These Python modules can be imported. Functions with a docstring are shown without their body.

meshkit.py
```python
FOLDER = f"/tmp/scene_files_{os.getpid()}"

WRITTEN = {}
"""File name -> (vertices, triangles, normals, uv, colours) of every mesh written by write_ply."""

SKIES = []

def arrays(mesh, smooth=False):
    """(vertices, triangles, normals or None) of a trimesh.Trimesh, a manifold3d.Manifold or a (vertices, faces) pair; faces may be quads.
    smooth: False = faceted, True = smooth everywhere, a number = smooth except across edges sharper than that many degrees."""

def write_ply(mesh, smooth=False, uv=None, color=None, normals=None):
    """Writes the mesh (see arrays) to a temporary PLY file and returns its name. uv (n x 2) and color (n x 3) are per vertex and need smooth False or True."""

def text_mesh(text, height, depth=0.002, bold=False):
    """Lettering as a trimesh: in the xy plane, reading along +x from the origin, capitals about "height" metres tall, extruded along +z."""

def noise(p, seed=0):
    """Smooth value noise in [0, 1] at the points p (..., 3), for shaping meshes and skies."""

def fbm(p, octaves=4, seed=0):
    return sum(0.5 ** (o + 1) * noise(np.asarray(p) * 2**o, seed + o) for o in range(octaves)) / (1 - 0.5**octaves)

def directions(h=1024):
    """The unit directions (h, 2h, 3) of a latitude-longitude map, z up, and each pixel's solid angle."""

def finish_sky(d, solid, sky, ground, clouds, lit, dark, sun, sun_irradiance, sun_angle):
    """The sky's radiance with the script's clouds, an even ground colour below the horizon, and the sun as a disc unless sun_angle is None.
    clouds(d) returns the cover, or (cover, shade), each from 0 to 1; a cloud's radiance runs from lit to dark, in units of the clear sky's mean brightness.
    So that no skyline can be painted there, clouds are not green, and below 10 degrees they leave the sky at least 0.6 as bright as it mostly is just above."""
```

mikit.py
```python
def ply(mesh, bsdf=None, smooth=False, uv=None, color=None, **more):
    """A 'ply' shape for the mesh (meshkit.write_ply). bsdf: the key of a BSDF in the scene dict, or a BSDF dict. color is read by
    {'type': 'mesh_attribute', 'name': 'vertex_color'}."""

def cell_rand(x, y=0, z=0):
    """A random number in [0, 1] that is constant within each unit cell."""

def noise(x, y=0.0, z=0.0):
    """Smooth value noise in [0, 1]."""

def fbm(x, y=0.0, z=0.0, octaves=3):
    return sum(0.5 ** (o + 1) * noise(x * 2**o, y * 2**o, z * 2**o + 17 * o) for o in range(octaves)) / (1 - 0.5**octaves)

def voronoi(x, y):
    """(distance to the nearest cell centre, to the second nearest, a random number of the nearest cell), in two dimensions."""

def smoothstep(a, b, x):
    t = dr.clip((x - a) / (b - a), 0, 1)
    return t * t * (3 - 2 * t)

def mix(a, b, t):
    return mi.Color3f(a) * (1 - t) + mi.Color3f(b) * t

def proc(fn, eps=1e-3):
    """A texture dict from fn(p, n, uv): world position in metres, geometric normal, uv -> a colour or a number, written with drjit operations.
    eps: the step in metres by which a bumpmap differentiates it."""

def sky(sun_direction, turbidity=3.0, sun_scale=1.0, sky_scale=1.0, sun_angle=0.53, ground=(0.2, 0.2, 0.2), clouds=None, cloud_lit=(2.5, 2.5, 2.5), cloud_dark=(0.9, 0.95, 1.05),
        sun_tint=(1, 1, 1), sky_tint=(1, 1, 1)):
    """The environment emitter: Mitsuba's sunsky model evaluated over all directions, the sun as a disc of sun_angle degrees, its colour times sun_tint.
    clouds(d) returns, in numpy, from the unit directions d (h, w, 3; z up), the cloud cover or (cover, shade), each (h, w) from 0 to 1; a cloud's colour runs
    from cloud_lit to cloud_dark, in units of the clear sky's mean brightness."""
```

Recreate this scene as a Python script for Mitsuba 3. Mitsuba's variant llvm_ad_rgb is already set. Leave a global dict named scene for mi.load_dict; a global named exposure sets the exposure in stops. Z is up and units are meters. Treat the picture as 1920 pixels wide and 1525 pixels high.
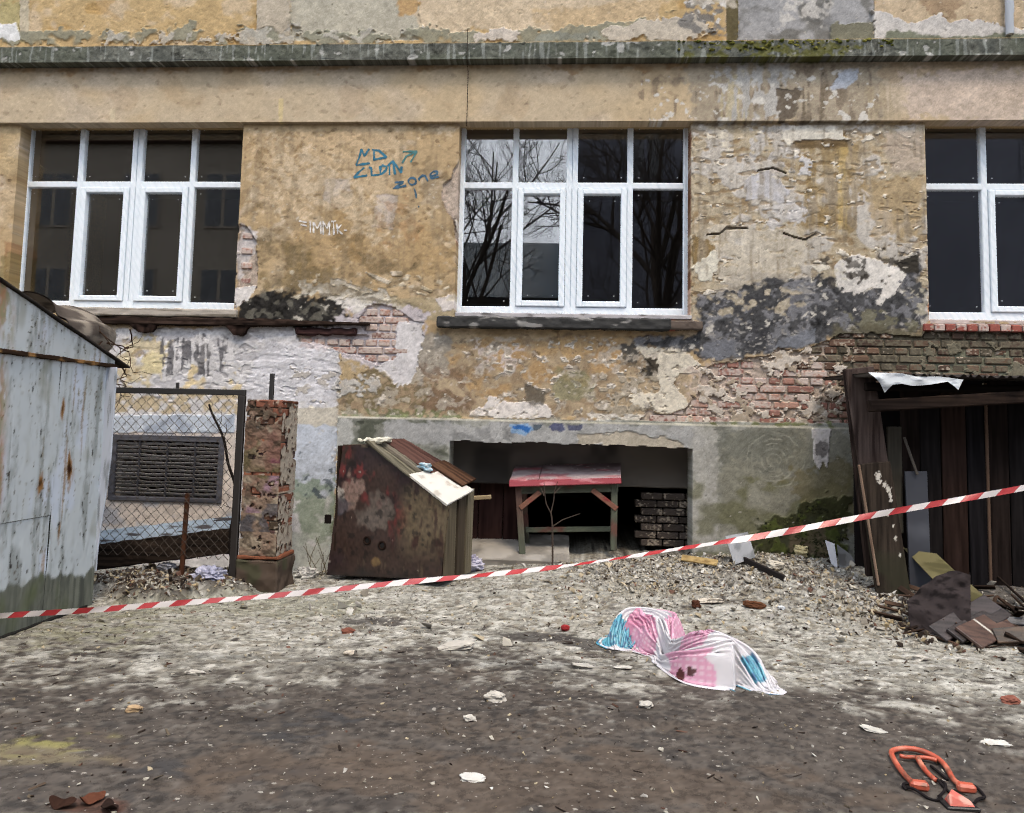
import math
import numpy as np, trimesh, mitsuba as mi, mikit, meshkit
from scipy import ndimage
import shapely
from shapely.geometry import Polygon
import drjit as dr

T = mi.ScalarTransform4f
scene = {"type": "scene"}
labels = {}

# ------------------------------------------------------------------ camera, sky, exposure
exposure = 3.3
YAW, PITCH, ROLL = -0.0654, 0.0846, 0.0227
_f = np.array([math.sin(YAW) * math.cos(PITCH), math.cos(YAW) * math.cos(PITCH), math.sin(PITCH)])
_r = np.array([math.cos(YAW), -math.sin(YAW), 0.0])
_u = np.cross(_r, _f)
_up = -math.sin(ROLL) * _r + math.cos(ROLL) * _u
EYE = np.array([0.0, -7.6, 1.45])
scene["camera"] = {"type": "perspective", "fov": 66.4, "fov_axis": "x", "near_clip": 0.05, "far_clip": 400.0,
                   "principal_point_offset_y": 0.0583,
                   "to_world": T().look_at(origin=EYE.tolist(), target=(EYE + _f).tolist(), up=_up.tolist())}
scene["sky"] = mikit.sky((0.15, -0.45, 0.88), turbidity=3.0, sun_scale=0.2, sun_angle=14.0, clouds=lambda d: 1.0,
                         cloud_lit=(2.38, 2.52, 2.75))

# ------------------------------------------------------------------ helpers
GAIN = 0.70


def S(r, g, b):
    """a colour as matched on a neutral grey card, to albedo"""
    c = np.array([r, g, b]) / 255.0
    c = np.where(c <= 0.04045, c / 12.92, ((c + 0.055) / 1.055) ** 2.4)
    return (c.mean() + (c - c.mean()) * 0.84) * GAIN


def coated(col, rough, share=0.045):
    """a dull coat with a thin rough gloss"""
    return {"type": "blendbsdf", "weight": share, "a": {"type": "diffuse", "reflectance": col},
            "b": {"type": "roughconductor", "material": "none", "alpha": rough ** 2, "distribution": "ggx"}}


def glossy(key, color, rough=0.85):
    col = color if isinstance(color, dict) else {"type": "rgb", "value": [float(v) for v in color]}
    scene[key] = {"type": "twosided", "bsdf": coated(col, rough)}
    return key


VCOL = {"type": "mesh_attribute", "name": "vertex_color"}
scene["matte_coat"] = {"type": "twosided", "bsdf": {"type": "diffuse", "reflectance": VCOL}}
def grit_light(p, n, uv):
    d, _, r = mikit.voronoi(p.x * 48, p.y * 52)
    e, _, q = mikit.voronoi(p.x * 21 + 3.3, p.y * 24)
    a = mikit.smoothstep(0.36, 0.20, d + 0.25 * mikit.noise(p.x * 190, p.y * 190)) * dr.select(r > 0.965, 1.0, 0.0)
    b = mikit.smoothstep(0.30, 0.22, e + 0.12 * mikit.noise(p.x * 130, p.y * 130)) * dr.select(q > 0.965, 1.0, 0.0)
    return dr.maximum(a * 0.55, b * 0.6)
def grit_dark(p, n, uv):
    f = mikit.fbm(p.x * 30, p.y * 34, 0.0, 3)
    g = mikit.noise(p.x * 210, p.y * 230)
    return mikit.smoothstep(0.50, 0.70, f * 0.75 + g * 0.25) * 0.45
scene["mud_coat"] = {"type": "twosided", "bsdf": {"type": "blendbsdf", "weight": mikit.proc(grit_light),
    "a": {"type": "blendbsdf", "weight": mikit.proc(grit_dark), "a": coated(VCOL, 0.62),
          "b": {"type": "diffuse", "reflectance": {"type": "rgb", "value": (S(60, 54, 50) * 0.8).tolist()}}},
    "b": {"type": "diffuse", "reflectance": {"type": "rgb", "value": S(186, 180, 172).tolist()}}}}
glossy("satin_coat", VCOL, 0.5)
glossy("gloss_coat", VCOL, 0.36)


def num(key):
    if key not in scene and key not in labels:
        return key
    k = 1
    while f"{key}_{k:03d}" in scene or f"{key}_{k:03d}" in labels:
        k += 1
    return f"{key}_{k:03d}"


def thing(name, label=None, cat=None, group=None, kind=None):
    key = num(name)
    d = {}
    if label: d["label"] = label
    if cat: d["category"] = cat
    if group: d["group"] = group
    if kind: d["kind"] = kind
    labels[key] = d
    return key


def cat_(meshes):
    return trimesh.util.concatenate(meshes)


def put(key, mesh, bsdf="matte_coat", color=None, smooth=False, parent=None):
    """one entry; color: a (3,) albedo or an (n, 3) array per vertex"""
    k = num(f"{parent}__{key}") if parent else key
    if not parent and k in scene: k = num(k)
    if color is not None:
        color = np.asarray(color, float)
        if color.ndim == 1: color = np.tile(color, (len(mesh.vertices), 1))
        color = np.clip(color, 0.004, 0.9)
    scene[k] = mikit.ply(mesh, bsdf, smooth=smooth, color=color)
    return k


def box(x0, x1, y0, y1, z0, z1, ch=0.0):
    if ch <= 0:
        b = trimesh.creation.box(extents=(x1 - x0, y1 - y0, z1 - z0))
        b.apply_translation(((x0 + x1) / 2, (y0 + y1) / 2, (z0 + z1) / 2))
        return b
    v = []
    ch = min(ch, 0.45 * min(x1 - x0, y1 - y0, z1 - z0))
    for X, dx in ((x0, ch), (x1, -ch)):
        for Y, dy in ((y0, ch), (y1, -ch)):
            for Z, dz in ((z0, ch), (z1, -ch)):
                v += [(X + dx, Y + dy, Z), (X + dx, Y, Z + dz), (X, Y + dy, Z + dz)]
    return trimesh.convex.convex_hull(np.array(v))


def plank(a, b, w, t, side, ch=0.004, w2=None):
    """a board from a to b; side: the direction of its width w; t: thickness"""
    a, b = np.asarray(a, float), np.asarray(b, float)
    L = np.linalg.norm(b - a); d = (b - a) / L
    s = np.asarray(side, float); s = s - d * (s @ d); s /= np.linalg.norm(s)
    n = np.cross(d, s)
    m = box(0, L, -w / 2, w / 2, -t / 2, t / 2, ch)
    if w2 is not None:
        v = m.vertices.copy(); v[:, 1] *= 1 + (w2 / w - 1) * v[:, 0] / L; m.vertices = v
    M = np.eye(4); M[:3, 0], M[:3, 1], M[:3, 2], M[:3, 3] = d, s, n, a
    m.apply_transform(M)
    return m


def tube(pts, r, sides=6, r2=None):
    pts = np.asarray(pts, float); n = len(pts)
    rr = np.linspace(r, r if r2 is None else r2, n)
    tan = np.gradient(pts, axis=0); tan /= np.linalg.norm(tan, axis=1, keepdims=True)
    ref = np.array([0.31, 0.22, 0.92]) if abs(tan[0] @ [0.31, 0.22, 0.92]) < 0.9 else np.array([1.0, 0, 0])
    V = []
    for i in range(n):
        a = np.cross(tan[i], ref); a /= np.linalg.norm(a); b = np.cross(tan[i], a)
        for k in range(sides):
            th = 2 * math.pi * k / sides
            V.append(pts[i] + rr[i] * (math.cos(th) * a + math.sin(th) * b))
    V += [pts[0], pts[-1]]
    F = []
    for i in range(n - 1):
        for k in range(sides):
            p, q = i * sides + k, i * sides + (k + 1) % sides
            F += [(p, q, q + sides), (p, q + sides, p + sides)]
    for k in range(sides):
        F += [(n * sides, (k + 1) % sides, k), (n * sides + 1, (n - 1) * sides + k, (n - 1) * sides + (k + 1) % sides)]
    return trimesh.Trimesh(np.array(V), np.array(F), process=False)


def spline(pts, n=24):
    from scipy.interpolate import CubicSpline
    pts = np.asarray(pts, float)
    t = np.r_[0, np.cumsum(np.linalg.norm(np.diff(pts, axis=0), axis=1))]
    return CubicSpline(t, pts)(np.linspace(0, t[-1], n))


def slab(poly3, n, t):
    """a flat piece with the corners poly3, thickened by t along -n"""
    p = np.asarray(poly3, float); n = np.asarray(n, float); n = n / np.linalg.norm(n)
    a = np.cross(n, [0.12, 0.33, 0.9]); a /= np.linalg.norm(a); b = np.cross(n, a)
    o = p.mean(0)
    q = Polygon(np.stack([(p - o) @ a, (p - o) @ b], 1)).buffer(0)
    m = trimesh.creation.extrude_polygon(q, t, engine="earcut")
    M = np.eye(4); M[:3, 0], M[:3, 1], M[:3, 2], M[:3, 3] = a, b, n, o - n * t
    m.apply_transform(M)
    return m


def fine(m, e=0.02):
    v, f = trimesh.remesh.subdivide_to_size(m.vertices, m.faces, e, max_iter=14)
    m2 = trimesh.Trimesh(v, f, process=False); m2.merge_vertices()
    return m2


def N(p, s, o=3, seed=0):
    """noise at points, about -1..1; s: scale per axis (1/m)"""
    return (meshkit.fbm(np.asarray(p) * np.asarray(s, float), o, seed) - 0.5) * 4.2


def ss(a, b, x):
    t = np.clip((x - a) / (b - a), 0, 1)
    return t * t * (3 - 2 * t)


def lerp(a, b, t):
    return a + (b - a) * np.asarray(t)[..., None]


def gz0(x, y):
    """height of the yard: level, rising with the fallen rubble towards the wall"""
    x, y = np.asarray(x, float), np.asarray(y, float)
    return ss(-1.9, -0.1, y) * (0.02 + np.clip(0.07 * (x + 2.2), -0.02, 0.27))


def wood(p, along, dark, light, seed=0, k=1.0):
    """grain stretched along an axis"""
    sc = np.array([45.0, 45.0, 45.0]); sc[along] = 2.2
    g = N(p, sc, 3, seed) * 0.5 + 0.5
    return lerp(np.broadcast_to(dark, p.shape), light, np.clip(g * k, 0, 1))

# ------------------------------------------------------------------ the old building: its weathered front
B = thing("old_building", "old building with crumbling ochre plaster, bare brick patches and new white windows", "building")
CELL = 0.01
XA, XB, ZA, ZB = -6.9, 6.1, -0.3, 6.3
xs = np.round(np.arange(XA, XB + 1e-6, CELL), 4); zs = np.round(np.arange(ZA, ZB + 1e-6, CELL), 4)
NX, NZ = len(xs), len(zs)
XX, ZZ = np.meshgrid(xs, zs)
COL = np.zeros((NZ, NX, 3)); DEP = np.zeros((NZ, NX)); BRK = np.zeros((NZ, NX))
_rng = np.random.default_rng(5)


def field(cx, cz, octaves=3):
    """smooth noise over the front, cells cx by cz metres, mean 0, deviation 1"""
    out = 0
    for o in range(octaves):
        a, b = max(int((XB - XA) / cx * 2**o) + 4, 4), max(int((ZB - ZA) / cz * 2**o) + 4, 4)
        if b > NZ or a > NX: break
        g = _rng.standard_normal((b, a))
        zi = np.linspace(1, b - 2, NZ); xi = np.linspace(1, a - 2, NX)
        out = out + 0.55**o * ndimage.zoom(g, ((NZ + 0.0) / b, (NX + 0.0) / a), order=3, mode="reflect", grid_mode=False)[:NZ, :NX]
    return (out - out.mean()) / out.std()


f_big, f_mid, f_sml, f_fin = field(0.9, 0.7), field(0.25, 0.2), field(0.08, 0.07), field(0.03, 0.025, 1)
f_big2, f_mid2, f_sml2 = field(0.7, 0.6), field(0.22, 0.2), field(0.07, 0.06)
f_hor, f_hor2 = field(0.16, 0.035, 2), field(0.3, 0.05, 2)
f_ver, f_ver2 = field(0.05, 0.6, 3), field(0.025, 0.3, 2)
f_pit = field(0.045, 0.03, 1)
f_dot = _rng.standard_normal((NZ, NX)); f_dot2 = ndimage.gaussian_filter(_rng.standard_normal((NZ, NX)), (0.7, 1.0)) * 2.4
WARPS = [0.5 * field(0.22, 0.2, 1) + 0.45 * field(0.08, 0.07, 1) + 0.34 * field(0.03, 0.03, 1) + 0.9 * ndimage.gaussian_filter(_rng.standard_normal((NZ, NX)), (0.9, 1.2)) for _ in range(3)]
_pc = [0]


def mask(pts, warp=0.03, soft=0.008, grow=0.0):
    """(window, mask) of a ragged patch with these corners"""
    p = np.asarray(pts, float); pad = 0.06 + 3.2 * warp + soft + max(grow, 0)
    i0, i1 = np.searchsorted(zs, [p[:, 1].min() - pad, p[:, 1].max() + pad])
    j0, j1 = np.searchsorted(xs, [p[:, 0].min() - pad, p[:, 0].max() + pad])
    w = (slice(i0, max(i1, i0 + 2)), slice(j0, max(j1, j0 + 2)))
    ins = shapely.contains_xy(Polygon(p).buffer(0), XX[w].ravel(), ZZ[w].ravel()).reshape(XX[w].shape)
    sd = (ndimage.distance_transform_edt(ins) - ndimage.distance_transform_edt(~ins)) * CELL
    _pc[0] += 1
    sd = sd + grow + warp * WARPS[_pc[0] % 3][w]
    return w, ss(-soft, soft, sd)


def paint(w, m, col, var=0.07):
    n = 1 + var * (0.6 * f_sml2[w] + 0.6 * f_fin[w] + 0.5 * f_mid2[w] + 0.5 * f_dot[w])
    COL[w] = lerp(COL[w], np.asarray(col) * n[..., None], m)


def patch(pts, col=None, warp=0.03, soft=0.008, dep=None, amt=1.0, var=0.08, spot=None, brick=False, grow=0.0):
    """spot: (field, threshold, softness) breaks the patch up"""
    w, m = mask(pts, warp, soft, grow)
    if spot is not None:
        m = m * ss(spot[1] - spot[2], spot[1] + spot[2], spot[0][w])
    if col is not None: paint(w, m * amt, col, var)
    if dep is not None: DEP[w] += (dep - DEP[w]) * m
    if brick: BRK[w] = np.maximum(BRK[w], m)
    else:
        if dep is not None and dep < 0.01: BRK[w] *= 1 - m
    return w, m


ALL = (slice(0, NZ), slice(0, NX))
Z_LEDGE, Z_BAND, Z_CORN, Z_TOP = 1.5, 4.47, 5.06, 5.23
X_PLINTH = -2.19
# base coat: ochre render, rubbed and stained
c_ochre, c_deep, c_pale, c_brown = S(201, 172, 128), S(182, 152, 106), S(212, 188, 152), S(148, 124, 90)
COL[:] = c_ochre
paint(ALL, ss(0.2, 1.2, f_big) * 0.8, c_deep); paint(ALL, ss(0.2, 1.4, f_big2) * 0.7, c_pale)
paint(ALL, ss(0.7, 1.5, f_mid) * 0.45, c_brown); paint(ALL, ss(0.9, 1.6, f_mid2) * 0.5, S(205, 188, 165))
paint(ALL, ss(1.0, 1.8, f_sml) * 0.35, S(160, 125, 78)); paint(ALL, ss(1.7, 2.1, f_pit) * 0.6, S(110, 85, 58))
DEP[:] = 0.0015 * f_mid + 0.0006 * f_sml + 0.0004 * f_fin
DEP += 0.002 * ss(1.7, 2.2, f_pit)

# --- pier between the left and middle windows
patch([(-3.234,4.4),(-1.851,4.426),(-1.722,3.873),(-2.254,3.541),(-3.023,3.537)], S(214,186,146), 0.06, 0.05, amt=0.7)
patch([(-3.234,4.4),(-2.289,4.399),(-1.996,3.927),(-2.199,3.542),(-3.134,3.537)], S(150,124,86), 0.04, 0.02, amt=0.55, spot=(f_hor*0.6+f_pit*0.8,1.3,0.4))
patch([(-3.177,4.372),(-2.731,4.371),(-2.662,4.092),(-3.101,3.981)], S(165,135,92), 0.05, 0.02, amt=0.7, spot=(f_sml,0.3,0.4))
patch([(-2.422,3.899),(-2.186,3.883),(-2.148,3.624),(-2.337,3.585),(-2.451,3.678)], S(206,192,178), 0.02, 0.012, amt=0.8)
patch([(-1.89,3.718),(-1.673,3.73),(-1.714,3.37),(-1.922,3.407)], S(204,190,180), 0.012, 0.01, amt=0.85, dep=-0.002)
patch([(-2.153,3.761),(-1.908,3.762),(-1.921,3.379),(-1.113,3.385),(-1.099,2.9),(-2.659,2.83),(-2.792,3.319)], S(188,154,102), 0.08, 0.05, amt=0.6)
patch([(-2.792,3.319),(-1.918,3.325),(-1.96,2.999),(-2.776,2.992)], S(166,132,78), 0.06, 0.03, amt=0.5, spot=(f_mid,0.3,0.5))
patch([(-3.111,3.317),(-2.674,3.156),(-2.231,2.997),(-2.331,2.807),(-2.979,2.664),(-3.078,2.88)], S(132,112,70), 0.06, 0.03, amt=0.7, spot=(f_mid2,-0.4,0.6))
patch([(-1.99,3.762),(-1.607,3.708),(-1.377,3.275),(-1.804,3.163)], S(190,140,90), 0.05, 0.03, amt=0.4, spot=(f_sml,0.2,0.5))
patch([(-2.66,2.857),(-2.226,2.889),(-1.897,2.758),(-1.515,2.575),(-1.405,2.47),(-1.889,2.543),(-2.161,2.62),(-2.651,2.668)], S(206,198,182), 0.035, 0.012, dep=0.004)
patch([(-2.327,2.699),(-2.082,2.675),(-1.891,2.597),(-2.049,2.514),(-2.268,2.592)], S(222,216,208), 0.03, 0.008)
patch([(-2.986,2.799),(-1.577,2.842),(-1.515,2.575),(-2.651,2.668)], S(120,108,88), 0.05, 0.02, amt=0.7, spot=(f_hor,0.8,0.3))
patch([(-1.733,2.679),(-1.067,2.714),(-1.086,2.474),(-1.405,2.47)], S(176,160,126), 0.03, 0.02, amt=0.8)
patch([(-1.278,2.685),(-1.051,2.725),(-1.047,2.581),(-1.195,2.553)], S(222,212,205), 0.015, 0.006, dep=-0.004)
patch([(-1.99,2.945),(-1.936,2.935),(-1.712,2.851),(-1.748,2.818),(-1.902,2.881)], S(228,214,190), 0.006, 0.004, dep=-0.006)
patch([(-1.743,2.958),(-1.603,2.949),(-1.612,2.906),(-1.714,2.91)], S(226,210,186), 0.008, 0.004, dep=-0.005)
patch([(-1.416,2.817),(-1.297,2.765),(-1.317,2.738),(-1.415,2.779)], S(214,200,170), 0.006, 0.004, dep=-0.005)
patch([(-3.292,2.66),(-2.874,2.757),(-2.435,2.692),(-2.161,2.609),(-2.058,2.482),(-2.124,2.364),(-3.275,2.347)], S(52,50,48), 0.035, 0.02, var=0.25)
patch([(-3.295,2.725),(-2.766,2.775),(-2.216,2.646),(-2.101,2.46),(-3.277,2.39)], S(128,124,112), 0.05, 0.03, amt=0.6, spot=(f_sml,0.55,0.4))
patch([(-2.979,2.664),(-2.134,2.621),(-2.098,2.396),(-2.965,2.384)], S(200,192,180), 0.02, 0.01, amt=0.9, spot=(f_sml2,1.7,0.12))
pier1 = [(-3.303,4.429),(-1.1,4.424),(-1.05,2.687),(-3.214,2.742)]
patch(pier1, S(150, 128, 92), 0.02, 0.02, amt=0.55, spot=(f_sml*0.6+f_mid2*0.6+f_pit*0.4,1.0,0.5))
patch(pier1, S(214, 196, 168), 0.02, 0.02, amt=0.5, spot=(f_sml2*0.5+f_big*0.7+f_dot2*0.4,0.9,0.5))
patch([(-3.247,3.371),(-1.912,3.162),(-1.059,3.008),(-1.05,2.687),(-3.212,2.715)], S(128, 110, 80), 0.06, 0.05, amt=0.6, spot=(f_mid*0.5+f_sml*0.5+f_dot2*0.3,0.2,0.6))
patch([(-3.161,2.988),(-1.046,2.928),(-1.038,2.634),(-3.144,2.662)], S(206, 194, 170), 0.03, 0.01, amt=0.8, spot=(f_sml2*0.6+f_hor*0.6,1.25,0.2), dep=-0.002)
patch(pier1, S(146, 128, 100), 0.02, 0.03, amt=0.4, spot=(f_ver*0.8+f_mid*0.4,0.6,0.6))
# chipped jambs
patch([(-3.305,3.426),(-3.227,3.404),(-3.131,3.262),(-3.083,2.989),(-3.083,2.771),(-3.156,2.683),(-3.303,2.552)], None, 0.012, 0.004, dep=0.03, brick=True)
patch([(-1.069,4.093),(-1.13,3.994),(-1.155,3.901),(-1.234,3.846),(-1.246,3.71),(-1.193,3.574),(-1.116,3.482),(-1.088,3.277),(-1.023,3.25)], None, 0.008, 0.004, dep=0.03, brick=True)
patch([(-1.105,3.493),(-1.062,3.466),(-1.036,3.331),(-1.08,3.374)], S(226,216,204), 0.006, 0.004, dep=0.0)
patch([(-1.079,3.331),(-1.036,3.331),(-1.014,2.529),(-1.056,2.528)], S(150,95,70), 0.012, 0.006, dep=0.008)
patch([(1.182,4.392),(1.24,4.392),(1.256,3.987),(1.232,3.453),(1.254,2.925),(1.23,2.559),(1.189,2.558)], S(125,85,60), 0.012, 0.006, dep=0.012)
patch([(1.188,2.819),(1.28,2.82),(1.281,2.508),(1.189,2.506)], S(205,165,140), 0.012, 0.006)
patch([(3.407,3.362),(3.467,3.362),(3.478,2.538),(3.4,2.537),(3.389,2.947)], S(214,196,190), 0.02, 0.006, dep=0.01, spot=(f_hor,-0.3,0.4))
patch([(3.414,2.716),(3.463,2.717),(3.468,2.513),(3.42,2.537)], S(200,110,40), 0.008, 0.005, amt=0.9)
patch([(-5.769,3.214),(-5.7,3.215),(-5.673,2.742),(-5.747,2.796)], S(176,122,72), 0.012, 0.012, amt=0.6, spot=(f_ver,-0.2,0.6))
patch([(-5.929,4.463),(-5.672,4.463),(-5.675,3.92),(-5.884,3.92)], S(205,180,135), 0.05, 0.03, amt=0.6)
patch([(-5.815,3.074),(-5.643,3.076),(-5.651,2.742),(-5.788,2.74)], S(130,120,70), 0.04, 0.03, amt=0.6)

# --- below the left window: whitewash over yellow lime, with streaks of old dirt
patch([(-5.413,2.332),(-2.205,2.379),(-2.173,1.611),(-2.207,1.401),(-2.205,-0.141),(-5.212,-0.247)], S(226,223,224), 0.02, 0.012, dep=0.006)
patch([(-5.413,2.332),(-2.205,2.379),(-2.173,1.611),(-5.352,1.545)], S(196,194,200), 0.02, 0.012, amt=0.7, spot=(f_sml*0.6+f_hor2*0.6,0.5,0.4), dep=0.010)
patch([(-5.413,2.332),(-2.205,2.379),(-2.173,1.611),(-5.352,1.545)], S(150,146,148), 0.02, 0.012, amt=0.5, spot=(f_sml2*0.7+f_hor*0.6,1.2,0.25), dep=0.013)
patch([(-4.614,2.207),(-3.946,2.218),(-4.028,1.759),(-4.579,1.695)], S(224,206,164), 0.06, 0.02, amt=0.9, spot=(f_mid,-0.2,0.4))
patch([(-3.767,2.005),(-3.216,1.962),(-3.258,1.721),(-3.805,1.71)], S(230,206,152), 0.04, 0.015, amt=0.9, spot=(f_mid2,-0.5,0.3))
patch([(-4.242,2.078),(-4.022,2.109),(-4.036,1.893),(-4.202,1.89)], S(226,210,160), 0.03, 0.015, amt=0.9)
patch([(-4.551,1.695),(-3.176,1.723),(-3.192,1.511),(-4.537,1.498)], S(206,182,132), 0.03, 0.015, amt=0.8, spot=(f_sml,-0.7,0.5))
patch([(-4.058,2.243),(-3.285,2.228),(-3.35,1.906),(-3.98,1.867)], S(105,103,108), 0.04, 0.012, amt=0.9, spot=(f_ver*0.6+f_ver2*0.5+f_sml*0.5,0.35,0.5))
patch([(-3.725,2.221),(-3.529,2.171),(-3.54,1.876),(-3.622,1.874)], S(115,112,114), 0.03, 0.012, amt=0.85, spot=(f_ver*0.5+f_ver2*0.7+f_sml2*0.4,0.0,0.5))
patch([(-4.726,2.206),(-4.057,2.216),(-4.306,1.781),(-4.584,1.775)], S(150,120,70), 0.03, 0.012, amt=0.6, spot=(f_sml,0.8,0.3))
patch([(-3.121,2.231),(-2.226,2.245),(-2.226,1.61),(-2.602,1.602),(-3.092,1.671)], S(222,221,228), 0.05, 0.03, amt=0.8)
patch([(-2.727,1.97),(-2.242,1.979),(-2.225,1.584),(-2.599,1.55)], S(176,166,150), 0.03, 0.008, amt=0.7, spot=(f_sml2,1.0,0.15), dep=0.004)
patch([(-4.563,1.465),(-3.246,1.494),(-3.236,1.314),(-4.55,1.284)], S(206,216,230), 0.008, 0.006, dep=0.0)
patch([(-4.661,1.281),(-3.236,1.314),(-3.187,0.414),(-4.652,0.369)], S(222,208,196), 0.02, 0.01)
patch([(-4.563,1.465),(-3.246,1.494),(-3.187,0.414),(-4.597,0.371)], S(150,165,190), 0.03, 0.02, amt=0.5, spot=(f_mid,0.7,0.3))
patch([(-2.663,1.522),(-2.191,1.532),(-2.161,0.805),(-2.321,0.723),(-2.624,0.714)], S(204,212,226), 0.03, 0.015)
patch([(-2.665,1.575),(-2.172,1.585),(-2.164,1.402),(-2.658,1.417)], S(214,206,190), 0.02, 0.01)
patch([(-2.632,0.87),(-2.145,0.934),(-2.119,0.319),(-2.605,0.303)], S(140,158,132), 0.05, 0.03, amt=0.8, spot=(f_mid2,-0.6,0.5))
patch([(-2.58,1.131),(-2.153,1.142),(-2.136,0.728),(-2.558,0.665)], S(80,92,105), 0.03, 0.01, amt=0.8, spot=(f_sml,1.0,0.2))
patch([(-2.607,0.355),(-2.121,0.37),(-2.1,-0.137),(-2.583,-0.155)], S(190,195,185), 0.05, 0.03, amt=0.8)

# --- below the middle window
patch([(-2.199,2.245),(1.2,2.34),(1.203,1.529),(-2.169,1.506)], S(186,164,132), 0.03, 0.02, dep=0.003)
patch([(-2.199,2.245),(1.2,2.34),(1.203,1.529),(-2.169,1.506)], S(160,136,106), 0.05, 0.03, amt=0.8, spot=(f_mid,0.1,0.5))
patch([(-1.186,2.282),(0.638,2.311),(0.538,2.029),(0.129,1.866),(-0.491,1.776),(-0.907,1.716),(-1.071,1.948)], S(188,152,102), 0.05, 0.03, amt=0.85, spot=(f_mid2,-0.5,0.6))
patch([(-0.972,2.186),(-0.37,2.222),(-0.495,1.958),(-0.808,1.926)], S(204,190,182), 0.05, 0.015, amt=0.9, spot=(f_sml2,-0.2,0.4))
patch([(-0.293,2.275),(0.329,2.285),(0.177,2.126),(-0.238,2.145)], S(192,158,108), 0.03, 0.02, amt=0.8)
patch([(-2.186,1.927),(-1.867,1.986),(-1.546,1.939),(-1.068,1.843),(-0.954,1.533),(-2.169,1.506)], S(132,118,84), 0.05, 0.02, amt=0.85, spot=(f_sml,-0.5,0.5))
patch([(-2.196,2.166),(-2.036,2.195),(-1.947,1.984),(-2.075,1.824),(-2.192,1.821)], S(198,172,128), 0.03, 0.01, dep=-0.003)
patch([(-2.205,1.874),(-1.758,1.909),(-1.856,1.696),(-2.176,1.69)], S(206,202,196), 0.03, 0.008, amt=0.9, spot=(f_sml,-0.1,0.2), dep=-0.002)
patch([(-1.506,2.309),(-1.082,2.316),(-1.176,1.946),(-1.384,1.837),(-1.522,1.992)], S(164,156,144), 0.04, 0.03, amt=0.9)
patch([(-1.336,1.995),(-0.915,2.003),(-0.903,1.586),(-1.323,1.577)], S(128,100,78), 0.05, 0.03, amt=0.7, spot=(f_mid,-0.2,0.4))
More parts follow.
